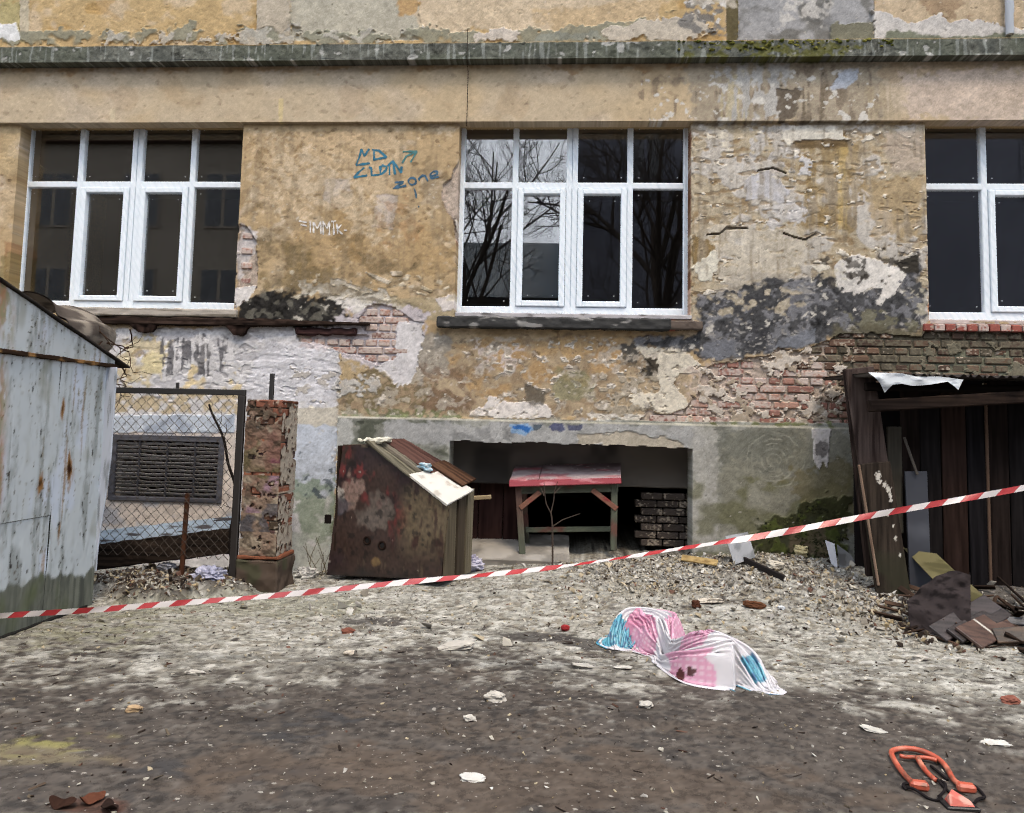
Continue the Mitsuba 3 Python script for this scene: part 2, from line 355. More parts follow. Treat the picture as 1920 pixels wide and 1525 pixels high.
patch([(-2.172,1.585),(-0.956,1.595),(-0.953,1.481),(-2.168,1.496)], S(120,126,84), 0.02, 0.01, amt=0.8, spot=(f_sml,-0.5,0.5))
patch([(-0.816,2.267),(1.2,2.299),(1.152,1.579),(-0.797,1.536)], S(222,214,202), 0.03, 0.006, spot=(f_sml2,1.25,0.1), dep=-0.003)
patch([(-0.922,2.265),(1.149,2.298),(1.001,1.576),(-1.006,1.532)], S(118,96,70), 0.03, 0.012, amt=0.7, spot=(f_sml,1.2,0.2), dep=0.005)
patch([(-0.943,1.523),(-0.8,1.63),(-0.708,1.735),(-0.635,1.721),(-0.618,1.644),(-0.488,1.662),(-0.281,1.682),(-0.125,1.628),(-0.061,1.521)], S(230,222,216), 0.02, 0.005, dep=-0.007)
patch([(-0.362,1.857),(-0.127,1.783),(-0.228,1.652),(-0.358,1.675)], S(98,92,84), 0.02, 0.02, amt=0.85)
patch([(-0.08,2.018),(0.334,1.973),(0.285,1.74),(-0.074,1.707)], S(135,140,105), 0.04, 0.03, amt=0.6)
patch([(0.359,1.974),(0.896,1.984),(0.849,1.521),(0.365,1.562)], S(178,166,146), 0.04, 0.008, amt=0.9, spot=(f_sml,-0.3,0.2), dep=-0.003)
patch([(0.669,2.265),(0.869,2.216),(1.058,2.245),(1.353,2.095),(1.353,1.992),(1.125,1.988),(1.06,1.884),(1.253,1.632),(1.203,1.519),(0.695,1.671),(0.541,1.797),(0.822,1.777),(0.974,1.805),(0.871,2.035)], S(228,218,198), 0.022, 0.005, dep=-0.004)
patch([(0.536,2.278),(0.69,2.27),(0.742,2.162),(0.692,2.032),(0.563,2.133)], S(92,88,82), 0.02, 0.008)
patch([(0.773,2.137),(0.896,2.113),(0.907,1.984),(0.794,2.033)], S(84,76,66), 0.015, 0.006)
patch([(0.743,2.033),(0.855,2.035),(0.866,1.957),(0.764,1.955)], S(72,68,62), 0.012, 0.006)
patch([(0.236,1.585),(1.253,1.581),(1.253,1.505),(0.238,1.497)], S(224,218,208), 0.012, 0.006, amt=0.9, spot=(f_sml2,-0.5,0.4))

under = [(-2.201,2.288),(1.2,2.34),(1.203,1.519),(-2.168,1.496)]
patch(under, S(196, 184, 168), 0.02, 0.015, amt=0.7, spot=(f_sml*0.6+f_mid*0.5+f_dot2*0.3,0.75,0.4))
patch(under, S(112, 98, 78), 0.02, 0.012, amt=0.65, spot=(f_sml2*0.7+f_hor*0.4+f_dot2*0.3,1.15,0.3), dep=0.004)
patch(under, S(224, 214, 200), 0.02, 0.006, amt=0.9, spot=(f_sml*0.5+f_pit*0.6+f_dot2*0.4,1.75,0.15), dep=-0.002)
# --- pier between the middle and right windows: peeling down to grey and cream
pier = [(1.224,4.446),(3.465,4.441),(3.459,2.538),(3.249,2.331),(1.23,2.507)]
patch(pier, S(201,185,156), 0.01, 0.01)
patch(pier, S(180,156,118), 0.02, 0.02, amt=0.7, spot=(f_mid*0.6+f_hor*0.5+f_dot2*0.3,0.4,0.5))
patch(pier, S(218,206,184), 0.02, 0.01, amt=0.8, spot=(f_hor*0.6+f_sml*0.4+f_dot2*0.5,0.9,0.3), dep=-0.002)
patch(pier, S(204,198,190), 0.02, 0.012, amt=0.9, spot=(f_big2*0.6+f_mid2*0.8,0.55,0.2), dep=-0.002)
patch(pier, S(156,128,88), 0.02, 0.012, amt=0.75, spot=(f_hor*0.7+f_pit*0.6,0.85,0.25), dep=0.003)
patch(pier, S(122,98,62), 0.02, 0.008, amt=0.8, spot=(f_hor2*0.4+f_hor*0.6+f_sml2*0.5,1.35,0.15), dep=0.005)
patch([(2.275,4.309),(2.884,4.298),(2.821,3.462),(2.569,3.356),(2.268,3.459)], S(160,132,80), 0.05, 0.03, amt=0.75, spot=(f_ver*0.6+f_mid*0.5,-0.4,0.5))
patch([(2.63,4.255),(2.732,4.255),(2.71,3.409),(2.62,3.409)], S(196,166,98), 0.01, 0.012, amt=0.7)
patch([(2.879,3.936),(3.429,3.911),(3.416,3.31),(2.969,3.306)], S(182,154,108), 0.05, 0.03, amt=0.7)
patch([(3.087,4.361),(3.453,4.361),(3.445,3.964),(3.13,3.963)], S(196,178,160), 0.03, 0.03, amt=0.8)
patch([(1.72,3.907),(1.966,3.999),(2.068,3.908),(2.159,3.776),(2.117,3.659),(1.965,3.711),(1.761,3.694)], S(204,202,206), 0.02, 0.006, dep=-0.004)
patch([(2.122,4.449),(2.694,4.448),(2.682,4.33),(2.763,4.298),(2.58,4.293),(2.326,4.298),(2.147,4.266),(2.096,4.363)], S(226,220,206), 0.012, 0.004, dep=-0.006)
patch([(2.07,4.299),(2.783,4.298),(2.782,4.228),(2.121,4.202)], S(120,98,66), 0.012, 0.008, amt=0.9)
patch([(1.788,4.418),(2.148,4.417),(2.17,3.988),(1.761,4.041)], S(208,204,200), 0.05, 0.015, amt=0.8, spot=(f_sml,-0.3,0.4))
patch([(1.349,4.44),(1.582,4.364),(1.582,4.202),(1.401,4.299)], S(226,216,196), 0.02, 0.005, amt=0.95, spot=(f_sml2,0.0,0.15), dep=-0.005)
patch(pier, S(228,220,204), 0.02, 0.005, spot=(f_sml2*0.7+f_hor*0.5,1.55,0.08), dep=-0.006)
patch([(2.146,4.148),(2.426,4.149),(2.373,3.935),(2.17,3.935)], S(216,214,214), 0.03, 0.006, amt=0.95, spot=(f_sml,-0.1,0.15), dep=-0.004)
patch([(2.066,3.669),(2.371,3.723),(2.369,3.46),(1.963,3.404),(1.913,3.563)], S(206,202,200), 0.04, 0.008, amt=0.9, spot=(f_sml2,-0.2,0.2))
patch([(1.402,3.374),(1.76,3.393),(2.166,3.406),(2.367,3.302),(2.314,2.936),(2.061,2.803),(1.504,2.823),(1.351,3.031)], S(208,198,180), 0.06, 0.03, amt=0.85, dep=-0.002, spot=(f_sml*0.4+f_hor2*0.5+f_dot2*0.3,-0.55,0.4))
patch([(1.248,3.347),(1.428,3.242),(1.479,3.137),(1.351,3.031),(1.249,3.056)], S(150,125,82), 0.02, 0.01)
patch([(1.264,3.03),(1.402,3.147),(1.453,3.19),(1.479,3.032),(1.377,2.874),(1.275,2.899)], S(226,220,202), 0.02, 0.006, dep=-0.004)
patch([(1.402,2.874),(2.264,3.04),(2.764,2.941),(2.711,2.733),(1.403,2.717)], S(190,180,165), 0.05, 0.02, amt=0.8, spot=(f_hor,-0.3,0.5))
# cracks: narrow grooves
for cr in ([(1.376,3.348),(1.504,3.359),(1.566,3.412),(1.77,3.414)], [(2.105,3.368),(2.216,3.327),(2.317,3.302),(2.418,3.365)], [(1.864,3.988),(2.017,4.015),(2.145,3.962)]):
    for a, b in zip(cr[:-1], cr[1:]):
        d = np.array(b) - a; n = np.array([-d[1], d[0]]) / np.linalg.norm(d) * 0.009
        patch([a + n, b + n, b - n, a - n], S(96,84,66), 0.006, 0.004, dep=0.02)
patch(pier, S(176, 166, 150), 0.02, 0.03, amt=0.45, spot=(f_ver*0.7+f_mid2*0.4,0.3,0.6))
patch(pier, S(140, 124, 100), 0.02, 0.03, amt=0.5, spot=(f_ver2*0.5+f_ver*0.5+f_sml*0.4,0.9,0.4))
# soot and damp black over the lower pier
soot = [(1.28,2.758),(1.657,2.799),(2.011,2.933),(2.564,2.913),(2.961,2.814),(3.263,3.049),(3.375,3.206),(3.394,2.742),(3.374,2.476),(2.955,2.418),(2.658,2.414),(2.433,2.318),(2.258,2.233),(2.068,2.261),(1.967,2.188),(1.756,2.164),(1.716,2.122),(1.479,2.113),(1.231,2.186),(0.664,2.264),(0.664,2.327),(1.281,2.362)]
patch(soot, S(84,84,86), 0.035, 0.025, dep=-0.004, var=0.2)
patch(soot, S(140,140,146), 0.03, 0.02, amt=0.75, spot=(f_sml*0.8+f_mid*0.5,0.35,0.35))
patch(soot, S(54,54,58), 0.02, 0.02, amt=0.7, spot=(f_mid2*0.5+f_sml2*0.5+f_dot2*0.5,0.6,0.35))
patch(soot, S(166,162,158), 0.02, 0.01, amt=0.7, spot=(f_sml2*0.5+f_dot2*0.6+f_mid*0.3,1.0,0.25), dep=-0.002)
patch(soot, S(206,200,190), 0.02, 0.008, amt=0.9, spot=(f_sml2,1.85,0.12))
patch([(1.28,2.716),(2.263,2.832),(2.361,2.652),(1.757,2.566),(1.281,2.508)], S(186,172,146), 0.05, 0.02, amt=0.75, spot=(f_sml2*0.7+f_mid*0.4,0.5,0.3))
patch([(1.342,2.275),(1.631,2.306),(1.656,2.162),(1.479,2.118),(1.343,2.172)], S(120,122,130), 0.02, 0.012)
patch([(2.033,2.312),(2.409,2.446),(2.408,2.318),(2.233,2.238),(2.033,2.261)], S(128,132,142), 0.02, 0.012, amt=0.8)
patch([(2.709,2.579),(3.008,2.634),(3.351,2.536),(3.358,2.424),(3.2,2.371),(2.954,2.403),(2.758,2.477)], S(126,122,100), 0.03, 0.015, amt=0.9, spot=(f_sml,-0.6,0.4))
patch([(3.209,2.842),(3.396,2.819),(3.391,2.588),(3.255,2.637)], S(190,182,160), 0.03, 0.015, amt=0.8, spot=(f_sml2,0.0,0.3))
patch([(2.591,3.095),(2.767,3.159),(2.966,3.124),(3.213,3.023),(3.261,2.972),(3.159,2.816),(3.033,2.686),(2.984,2.711),(3.036,2.84),(2.887,2.839),(2.762,2.796),(2.613,2.861)], S(230,224,216), 0.02, 0.006, dep=-0.005)
patch([(2.687,3.127),(2.891,3.077),(2.815,3.014),(2.716,3.044)], S(84,78,72), 0.02, 0.012, amt=0.8)
patch([(2.616,3.043),(3.213,3.049),(3.059,2.738),(2.613,2.81)], S(84,78,70), 0.02, 0.008, amt=0.85, spot=(f_sml*0.6+f_pit*0.6,1.1,0.2))
patch([(3.139,3.09),(3.374,3.164),(3.38,2.973),(3.237,2.987)], S(66,62,56), 0.015, 0.012)
patch([(2.365,3.041),(2.666,3.07),(2.663,2.836),(2.363,2.833)], S(222,214,196), 0.02, 0.006, amt=0.95, spot=(f_sml2,0.3,0.15), dep=-0.004)
patch([(2.366,3.145),(3.266,3.205),(2.961,2.814),(2.363,2.833)], S(70,64,58), 0.02, 0.006, amt=0.8, spot=(f_sml,1.2,0.15))

# --- bare brick
brick_r = [(1.263,1.673),(1.313,1.889),(1.353,2.033),(1.479,2.097),(1.731,2.107),(1.766,2.153),(1.967,2.172),(2.068,2.246),(2.257,2.218),(2.458,2.303),(2.682,2.399),(2.954,2.398),(3.397,2.374),(3.448,2.497),(4.996,2.519),(4.959,1.563),(1.253,1.5)]
patch(brick_r, None, 0.012, 0.004, dep=0.03, brick=True)
patch([(0.746,1.647),(1.253,1.76),(1.404,1.503),(0.748,1.519)], None, 0.02, 0.004, dep=0.026, brick=True, spot=(f_mid,-0.2,0.1))
brick_l = [(-2.058,2.472),(-1.955,2.601),(-1.811,2.625),(-1.665,2.589),(-1.468,2.448),(-1.493,2.256),(-1.594,2.086),(-1.761,1.988),(-1.924,2.059),(-2.195,2.139),(-2.414,2.215),(-2.631,2.239),(-2.656,2.302),(-1.934,2.313)]
patch(brick_l, None, 0.012, 0.004, dep=0.03, brick=True)
paint(ALL, ss(0.3, 0.7, BRK), S(190, 172, 156), 0.2)
patch([(2.558,2.423),(4.995,2.509),(4.959,1.563),(2.646,1.511)], S(104,98,78), 0.06, 0.05, amt=0.9)
patch([(3.247,2.229),(4.986,2.258),(4.974,1.959),(3.339,1.953)], S(130,132,112), 0.03, 0.03, amt=0.9)
patch([(1.252,2.042),(1.856,2.052),(2.152,1.5),(1.203,1.478)], S(206,186,172), 0.06, 0.05, amt=0.8)
rem = [(1.252,2.093),(1.756,2.143),(2.557,2.32),(2.756,2.323),(2.695,1.512),(1.203,1.478)]
patch(rem, S(210, 198, 184), 0.02, 0.008, spot=(f_sml*0.6+f_mid*0.6+f_dot2*0.3,0.62,0.12), dep=0.005)
patch(rem, S(168, 152, 132), 0.02, 0.008, spot=(f_sml2*0.7+f_mid2*0.5+f_dot2*0.3,1.05,0.12), dep=0.006)
patch([(3.445,2.334),(4.99,2.358),(4.959,1.563),(3.233,1.524)], S(122, 116, 98), 0.02, 0.008, spot=(f_sml*0.6+f_mid2*0.6,0.9,0.12), dep=0.006)
patch([(-2.079,2.594),(-1.353,2.524),(-1.546,1.939),(-2.629,2.185)], S(206,196,200), 0.04, 0.02)
lw = patch([(-1.645,2.467),(-1.377,2.449),(-1.398,2.258),(-1.451,1.941),(-1.516,1.824),(-1.65,1.858),(-1.75,1.988),(-1.867,1.986),(-1.658,2.085)], S(216,212,214), 0.02, 0.008, dep=0.012)
patch([(-3.31,2.682),(-3.1,3.317),(-3.296,3.453)], S(214,206,204), 0.03, 0.02)
patch([(-3.314,2.768),(-3.085,2.798),(-3.144,2.662),(-3.301,2.525)], S(224,218,214), 0.015, 0.006, dep=0.004)

# --- frieze: smooth beige render, water-stained on the right
fr = np.where((ZZ > Z_BAND - 0.005) & (ZZ < Z_CORN + 0.02), 1.0, 0.0)
paint(ALL, fr, S(205, 185, 154), 0.04); paint(ALL, fr * ss(-0.3, 1.2, f_big) * 0.7, S(207, 182, 142), 0.04); paint(ALL, fr * ss(0.2, 1.5, f_big2) * 0.7, S(206, 188, 164))
paint(ALL, fr * ss(0.5, 1.6, f_mid) * 0.3, S(180, 150, 112)); paint(ALL, fr * ss(1.7, 2.2, f_pit) * 0.35, S(130, 108, 84))
DEP[fr > 0.5] *= 0.45
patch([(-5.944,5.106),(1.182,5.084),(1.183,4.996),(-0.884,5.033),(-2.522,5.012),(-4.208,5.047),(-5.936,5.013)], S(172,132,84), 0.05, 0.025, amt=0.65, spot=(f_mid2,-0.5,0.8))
patch([(2.978,5.048),(4.77,5.087),(4.767,4.997),(2.975,4.876)], S(176,150,118), 0.04, 0.03, amt=0.6)
patch([(1.182,5.095),(2.978,5.091),(3.068,4.438),(1.236,4.442)], S(178,164,142), 0.05, 0.03, amt=0.9)
patch([(3.228,4.928),(4.768,5.023),(4.747,4.454),(3.269,4.458)], S(208,188,172), 0.05, 0.04, amt=0.8)
stn = [(0.713,4.89),(2.978,5.037),(3.068,4.438),(0.821,4.443)]
patch(stn, S(128,112,94), 0.04, 0.03, amt=0.7, spot=(f_ver*0.6+f_mid*0.6,0.4,0.5))
patch([(1.442,5.049),(2.164,5.054),(2.109,4.462),(1.468,4.463)], S(196,194,190), 0.05, 0.02, amt=0.85, spot=(f_ver*0.7+f_sml*0.5,-0.1,0.4))
patch([(1.494,4.94),(1.752,4.992),(1.751,4.463),(1.504,4.463)], S(206,190,148), 0.02, 0.015, amt=0.7, spot=(f_ver2,-0.2,0.6))
patch([(2.034,4.801),(2.162,4.773),(2.264,4.772),(2.263,4.611),(2.221,4.531),(2.185,4.461),(2.058,4.462)], S(116,104,90), 0.02, 0.01, amt=0.95, dep=0.006)
patch([(2.239,4.88),(2.57,4.878),(2.54,4.46),(2.261,4.461)], S(130,116,96), 0.03, 0.012, amt=0.85, spot=(f_ver*0.8+f_sml2*0.4,0.2,0.3))
patch([(2.648,4.986),(2.825,4.995),(2.813,4.877),(2.696,4.797),(2.569,4.798)], S(196,202,214), 0.015, 0.01)
patch([(2.822,4.796),(3.175,4.821),(3.219,4.459),(2.828,4.46)], S(190,172,142), 0.03, 0.015, amt=0.85, spot=(f_ver2*0.6+f_ver*0.5,0.0,0.5))
patch(stn, S(210,206,198), 0.03, 0.008, amt=0.9, spot=(f_sml2,1.3,0.15))
patch([(-2.935,4.716),(-2.885,4.716),(-2.884,4.464),(-2.928,4.464)], S(222,200,140), 0.006, 0.008, amt=0.7)
patch([(-4.715,4.611),(-4.658,4.611),(-4.66,4.469),(-4.705,4.469)], S(222,206,170), 0.006, 0.008, amt=0.6)

# --- cornice: dark, green with algae, moss to the right of the middle
cn = np.where((ZZ > Z_CORN - 0.005) & (ZZ < Z_TOP + 0.01), 1.0, 0.0)
paint(ALL, cn, S(112, 114, 106), 0.2); paint(ALL, cn * ss(-0.2, 1.0, f_mid2) * 0.7, S(80, 84, 80)); paint(ALL, cn * ss(0.2, 1.0, f_big) * 0.5, S(98, 104, 88))
paint(ALL, cn * ss(0.9, 1.4, f_ver2) * 0.6, S(160, 165, 160)); paint(ALL, cn * ss(1.5, 1.9, f_sml) * 0.8, S(188, 188, 184))
patch([(1.112,5.188),(1.928,5.202),(2.534,5.196),(2.933,5.139),(2.532,5.058),(1.112,5.059)], S(104,104,48), 0.03, 0.02, amt=0.85, spot=(f_sml,-0.2,0.5))
DEP[cn > 0.5] *= 2.0

# --- upper wall: panels and flat strips
up = np.where(ZZ >= Z_TOP, 1.0, 0.0)
paint(ALL, up * 0.8, S(202, 172, 118)); paint(ALL, up * ss(0.1, 1.0, f_mid2) * 0.6, S(206, 186, 158)); paint(ALL, up * ss(0.6, 1.4, f_mid) * 0.6, S(186, 146, 80))
patch([(-6.279,5.84),(-5.774,5.833),(-5.721,5.385),(-6.241,5.39)], S(182,170,118), 0.04, 0.03, amt=0.9)
patch([(-3.257,6.148),(-2.898,6.142),(-2.861,5.357),(-3.216,5.361)], S(188,176,156), 0.006, 0.006, dep=-0.02)
patch([(-5.843,6.19),(-5.736,6.188),(-5.674,5.385),(-5.78,5.386)], S(194,182,156), 0.006, 0.006, dep=-0.015)
patch([(-2.898,6.142),(-1.546,6.121),(-1.521,5.344),(-2.861,5.357)], S(188,182,164), 0.01, 0.008, dep=0.012)
patch([(-1.798,6.009),(-1.554,6.006),(-1.541,5.617),(-1.728,5.608)], S(196,152,86), 0.02, 0.02, amt=0.8)
patch([(-1.546,6.121),(1.027,6.079),(0.872,5.521),(-0.357,5.411),(-1.524,5.435)], S(210,190,160), 0.03, 0.02, amt=0.9)
patch([(-0.361,5.648),(0.923,5.744),(0.925,5.52),(-0.141,5.42)], S(196,164,112), 0.05, 0.04, amt=0.5)
patch([(-6.012,5.482),(-3.121,5.498),(-2.445,5.456),(-1.525,5.463),(-0.899,5.417),(0.18,5.473),(0.871,5.577),(1.188,5.629),(1.19,5.273),(-6.0,5.341)], S(140,140,122), 0.045, 0.015, amt=0.9, dep=-0.012, spot=(f_mid2,-0.7,0.5))
patch([(-4.838,5.458),(-2.782,5.471),(-1.446,5.423),(-1.442,5.298),(-4.829,5.33)], S(184,180,170), 0.04, 0.012, amt=0.8, spot=(f_sml*0.7+f_mid*0.5,0.2,0.3), dep=-0.016)
patch([(-6.257,5.573),(-5.841,5.568),(-5.792,5.398),(-6.24,5.378)], S(222,224,226), 0.02, 0.008, dep=-0.01)
patch([(0.341,5.404),(0.713,5.523),(1.03,5.547),(1.241,5.572),(1.452,5.403),(1.242,5.306),(0.396,5.314)], S(196,186,170), 0.03, 0.008, dep=-0.018)
patch([(-0.981,5.418),(-0.683,5.471),(-0.492,5.413),(-0.517,5.323),(-0.951,5.327)], S(206,196,184), 0.03, 0.008, dep=-0.015)
patch([(-0.302,5.388),(0.288,5.427),(0.342,5.326),(-0.355,5.321)], S(142,144,132), 0.02, 0.012)
patch([(1.188,5.74),(1.635,5.734),(1.65,5.346),(1.242,5.339),(1.083,5.463)], S(128,126,124), 0.04, 0.02, amt=0.9, spot=(f_sml,-0.5,0.5))
patch([(1.082,5.853),(1.635,5.845),(1.609,5.457),(1.188,5.573)], S(214,212,208), 0.04, 0.008, amt=0.95, spot=(f_sml2,0.2,0.2))
patch([(1.567,6.07),(1.688,6.068),(1.687,5.291),(1.567,5.292)], S(104,94,66), 0.01, 0.008, dep=0.0)
patch([(1.688,6.068),(3.013,6.047),(3.001,5.278),(1.687,5.291)], S(164,164,166), 0.01, 0.008, dep=0.02)
patch([(1.688,5.845),(3.01,5.826),(3.001,5.278),(1.687,5.291)], S(112,110,104), 0.04, 0.03, amt=0.8, spot=(f_mid,0.2,0.5))
patch([(2.079,5.728),(2.597,5.721),(2.594,5.446),(2.129,5.506)], S(198,194,188), 0.05, 0.02, amt=0.85, spot=(f_sml2,-0.2,0.5))
patch([(2.594,5.474),(3.004,5.485),(3.001,5.278),(2.566,5.282)], S(128,126,108), 0.02, 0.01, dep=-0.004)
patch([(3.013,6.047),(4.834,6.017),(4.811,5.368),(3.003,5.387)], S(200,178,146), 0.02, 0.01, dep=0.0)
patch([(3.418,5.82),(3.824,5.814),(3.918,5.54),(3.513,5.491)], S(150,122,92), 0.05, 0.03, amt=0.7)
patch([(2.985,5.595),(3.21,5.603),(3.309,5.466),(3.462,5.491),(3.616,5.577),(3.714,5.461),(3.967,5.507),(4.216,5.418),(4.813,5.443),(4.807,5.261),(3.001,5.278)], S(204,200,196), 0.025, 0.006, dep=-0.02)
patch([(3.105,5.386),(3.409,5.372),(3.61,5.316),(4.81,5.357),(4.807,5.25),(3.102,5.266)], S(112,118,96), 0.02, 0.015, amt=0.9)
patch([(1.24,5.963),(1.635,5.957),(1.635,5.679),(1.241,5.684)], S(206,196,180), 0.03, 0.02, amt=0.7)
patch([(4.254,6.027),(4.334,6.025),(4.316,5.438),(4.236,5.439)], S(190,200,214), 0.003, 0.004, dep=-0.015)

# --- plinth: grey cement, algae and moss near the ground
PLP = [(-2.196,1.495),(4.926,1.563),(4.87,0.119),(-2.128,-0.128)]
patch(PLP, S(150,150,140), 0.004, 0.004, dep=0.0)
patch(PLP, S(128,130,120), 0.02, 0.03, amt=0.8, spot=(f_big,0.2,0.6))
patch(PLP, S(172,172,166), 0.02, 0.03, amt=0.6, spot=(f_mid2,0.7,0.5))
patch([(-2.196,1.479),(-2.037,1.483),(-1.986,-0.023),(-2.132,-0.028)], S(196,196,192), 0.03, 0.02, amt=0.8)
patch([(-2.047,1.477),(-1.102,1.488),(-1.091,0.408),(-1.794,0.387),(-1.996,1.25)], S(92,96,82), 0.03, 0.03, amt=0.85, spot=(f_mid,-0.9,0.6))
patch([(-1.833,1.409),(-1.075,1.427),(-1.045,0.41),(-1.69,0.39)], S(150,150,140), 0.05, 0.03, amt=0.7, spot=(f_sml,0.4,0.5))
patch([(-1.73,1.453),(1.245,1.499),(1.445,1.283),(-0.27,1.241),(-1.722,1.257)], S(176,176,176), 0.03, 0.03, amt=0.9)
patch([(-1.075,1.427),(-0.48,1.44),(-0.476,1.287),(-1.07,1.273)], S(130,130,130), 0.03, 0.02, amt=0.7, spot=(f_sml,0.2,0.4))
patch([(-0.506,1.46),(-0.326,1.464),(-0.274,1.414),(-0.349,1.361),(-0.489,1.378)], S(128,170,214), 0.012, 0.01, amt=0.9)
patch([(-0.48,1.44),(-0.398,1.457),(-0.294,1.434),(-0.324,1.372),(-0.386,1.411),(-0.458,1.41)], S(40,112,190), 0.008, 0.006)
patch([(-0.121,1.458),(0.007,1.471),(0.033,1.421),(-0.094,1.408)], S(76,82,120), 0.012, 0.008, amt=0.9)
patch([(0.053,1.467),(0.196,1.471),(0.186,1.419),(0.064,1.412)], S(76,82,116), 0.012, 0.008, amt=0.85)
patch([(-0.275,1.465),(-0.182,1.467),(-0.212,1.415),(-0.273,1.404)], S(70,88,104), 0.01, 0.008, amt=0.85)
patch([(0.162,1.373),(0.643,1.425),(0.945,1.381),(1.196,1.302),(1.196,1.251),(0.163,1.282)], S(186,176,158), 0.02, 0.01, dep=0.008)
patch([(1.235,1.479),(1.47,1.459),(1.495,0.489),(1.249,0.284)], S(184,182,176), 0.03, 0.03, amt=0.8)
patch([(1.47,1.454),(2.726,1.483),(2.713,0.527),(1.47,0.488)], S(140,138,122), 0.05, 0.05, amt=0.7)
patch([(1.47,1.454),(2.236,1.472),(2.233,1.103),(1.47,1.133)], S(112,114,106), 0.06, 0.05, amt=0.6)
patch([(1.247,0.977),(2.719,1.017),(2.708,0.235),(1.249,0.186)], S(108,108,72), 0.06, 0.05, amt=0.7, spot=(f_mid,0.0,0.6))
patch([(2.135,1.1),(2.722,1.215),(2.713,0.527),(2.23,0.708)], S(122,112,76), 0.06, 0.05, amt=0.7)
patch([(1.813,0.279),(1.839,0.598),(1.986,0.701),(2.132,0.681),(2.279,0.783),(2.475,0.863),(2.668,0.794),(2.671,0.307)], S(62,64,38), 0.035, 0.015, amt=0.92, dep=-0.01)
patch([(1.837,0.279),(1.863,0.55),(2.035,0.653),(2.523,0.815),(2.664,0.525),(2.661,0.307)], S(88,98,44), 0.03, 0.015, amt=0.8, spot=(f_sml,0.5,0.4), dep=-0.014)
patch([(2.131,0.509),(2.423,0.567),(2.565,0.303),(2.13,0.289)], S(112,98,78), 0.03, 0.015, amt=0.8)
patch([(2.345,1.484),(2.511,1.488),(2.508,1.259),(2.478,1.119),(2.444,1.183),(2.409,1.098),(2.361,1.176)], S(212,206,204), 0.01, 0.006, dep=-0.008)
patch([(2.364,1.445),(2.481,1.447),(2.479,1.208),(2.381,1.206)], S(112,106,104), 0.02, 0.01, amt=0.85, spot=(f_sml,0.2,0.3))
led = (ZZ > 1.488) & (ZZ < 1.503) & (XX > X_PLINTH - 0.005)
COL[led] = S(206, 202, 186) * (1 + 0.1 * f_sml[led])[:, None]
patch([(-2.17,1.527),(-0.954,1.533),(-0.953,1.512),(-2.168,1.501)], S(150,160,110), 0.01, 0.008, amt=0.6, spot=(f_sml,-0.2,0.4))
patch([(1.404,1.533),(2.647,1.546),(2.646,1.511),(1.404,1.498)], S(112,116,66), 0.015, 0.01, amt=0.8, spot=(f_sml,0.0,0.4))
# scratched rings on the plinth, right of the opening
cx, cz = (1.999,1.186)
rr = np.hypot(XX - cx, (ZZ - cz) * 1.05) + 0.012 * f_mid2
ring = ss(0.35, 0.9, np.cos(rr * 2 * math.pi / 0.052)) * (rr < 0.30) * (rr > 0.03) * ss(-1.2, 0.6, f_sml)
wz = ZZ < 1.49
paint(ALL, ring * wz * 0.28, S(186, 186, 172)); DEP[ring * wz > 0.5] += 0.002


# fine grit and pinholes over everything
grit = np.where((ZZ > Z_BAND) & (ZZ < Z_CORN) & (XX < 1.5), 0.5, 1.0)
COL *= np.clip(1 + grit * (0.05 * f_dot + 0.05 * f_dot2), 0.6, 1.4)[..., None]
pin = ss(2.3, 2.9, f_dot2 + 0.5 * f_sml) * grit
COL[:] = lerp(COL, COL * 0.45, pin * 0.8); DEP += 0.002 * pin + 0.0004 * f_dot2
chalk = ss(2.4, 2.9, -f_dot2 + 0.4 * f_mid2) * ((ZZ < Z_BAND) | (ZZ > Z_TOP))
COL[:] = lerp(COL, S(222, 214, 200), chalk * 0.55)


# ------------------------------------------------------------------ sheets of the front
def sheet(x0, x1, z0, z1, y0, back=0.05, holes=(), solid=None):
    j0, j1 = int(round((x0 - XA) / CELL)), int(round((x1 - XA) / CELL))
    i0, i1 = int(round((z0 - ZA) / CELL)), int(round((z1 - ZA) / CELL))
    w = (slice(i0, i1 + 1), slice(j0, j1 + 1))
    X, Z, D, C = XX[w], ZZ[w], DEP[w], COL[w]
    h, k = X.shape
    cx_, cz_ = (X[:-1, :-1] + CELL / 2), (Z[:-1, :-1] + CELL / 2)
    on = np.ones((h - 1, k - 1), bool)
    for hole in holes:
        on &= ~hole(cx_, cz_)
    idx = np.arange(h * k).reshape(h, k)
    a, b, c, d = idx[:-1, :-1][on], idx[:-1, 1:][on], idx[1:, 1:][on], idx[1:, :-1][on]
    F = [np.stack([a, b, c], 1), np.stack([a, c, d], 1)]
    p = np.pad(on, 1)
    E = []
    for (s, u, v) in ((p[:-2, 1:-1], (0, 0), (0, 1)), (p[2:, 1:-1], (1, 1), (1, 0)), (p[1:-1, :-2], (1, 0), (0, 0)), (p[1:-1, 2:], (0, 1), (1, 1))):
        m = on & ~s
        ii, jj = np.nonzero(m)
        E.append(np.stack([idx[ii + u[0], jj + u[1]], idx[ii + v[0], jj + v[1]]], 1))
    E = np.concatenate(E)
    V = np.stack([X, y0 + D, Z], -1).reshape(-1, 3); C = C.reshape(-1, 3)
    V2 = V.copy(); V2[:, 1] = y0 + back
    n = len(V)
    F.append(np.stack([E[:, 1], E[:, 0], E[:, 0] + n], 1)); F.append(np.stack([E[:, 1], E[:, 0] + n, E[:, 1] + n], 1))
    F = np.concatenate(F)
    V = np.vstack([V, V2]); C = np.vstack([C, C])
    used, inv = np.unique(F, return_inverse=True)
    return trimesh.Trimesh(V[used], inv.reshape(F.shape), process=False), C[used]


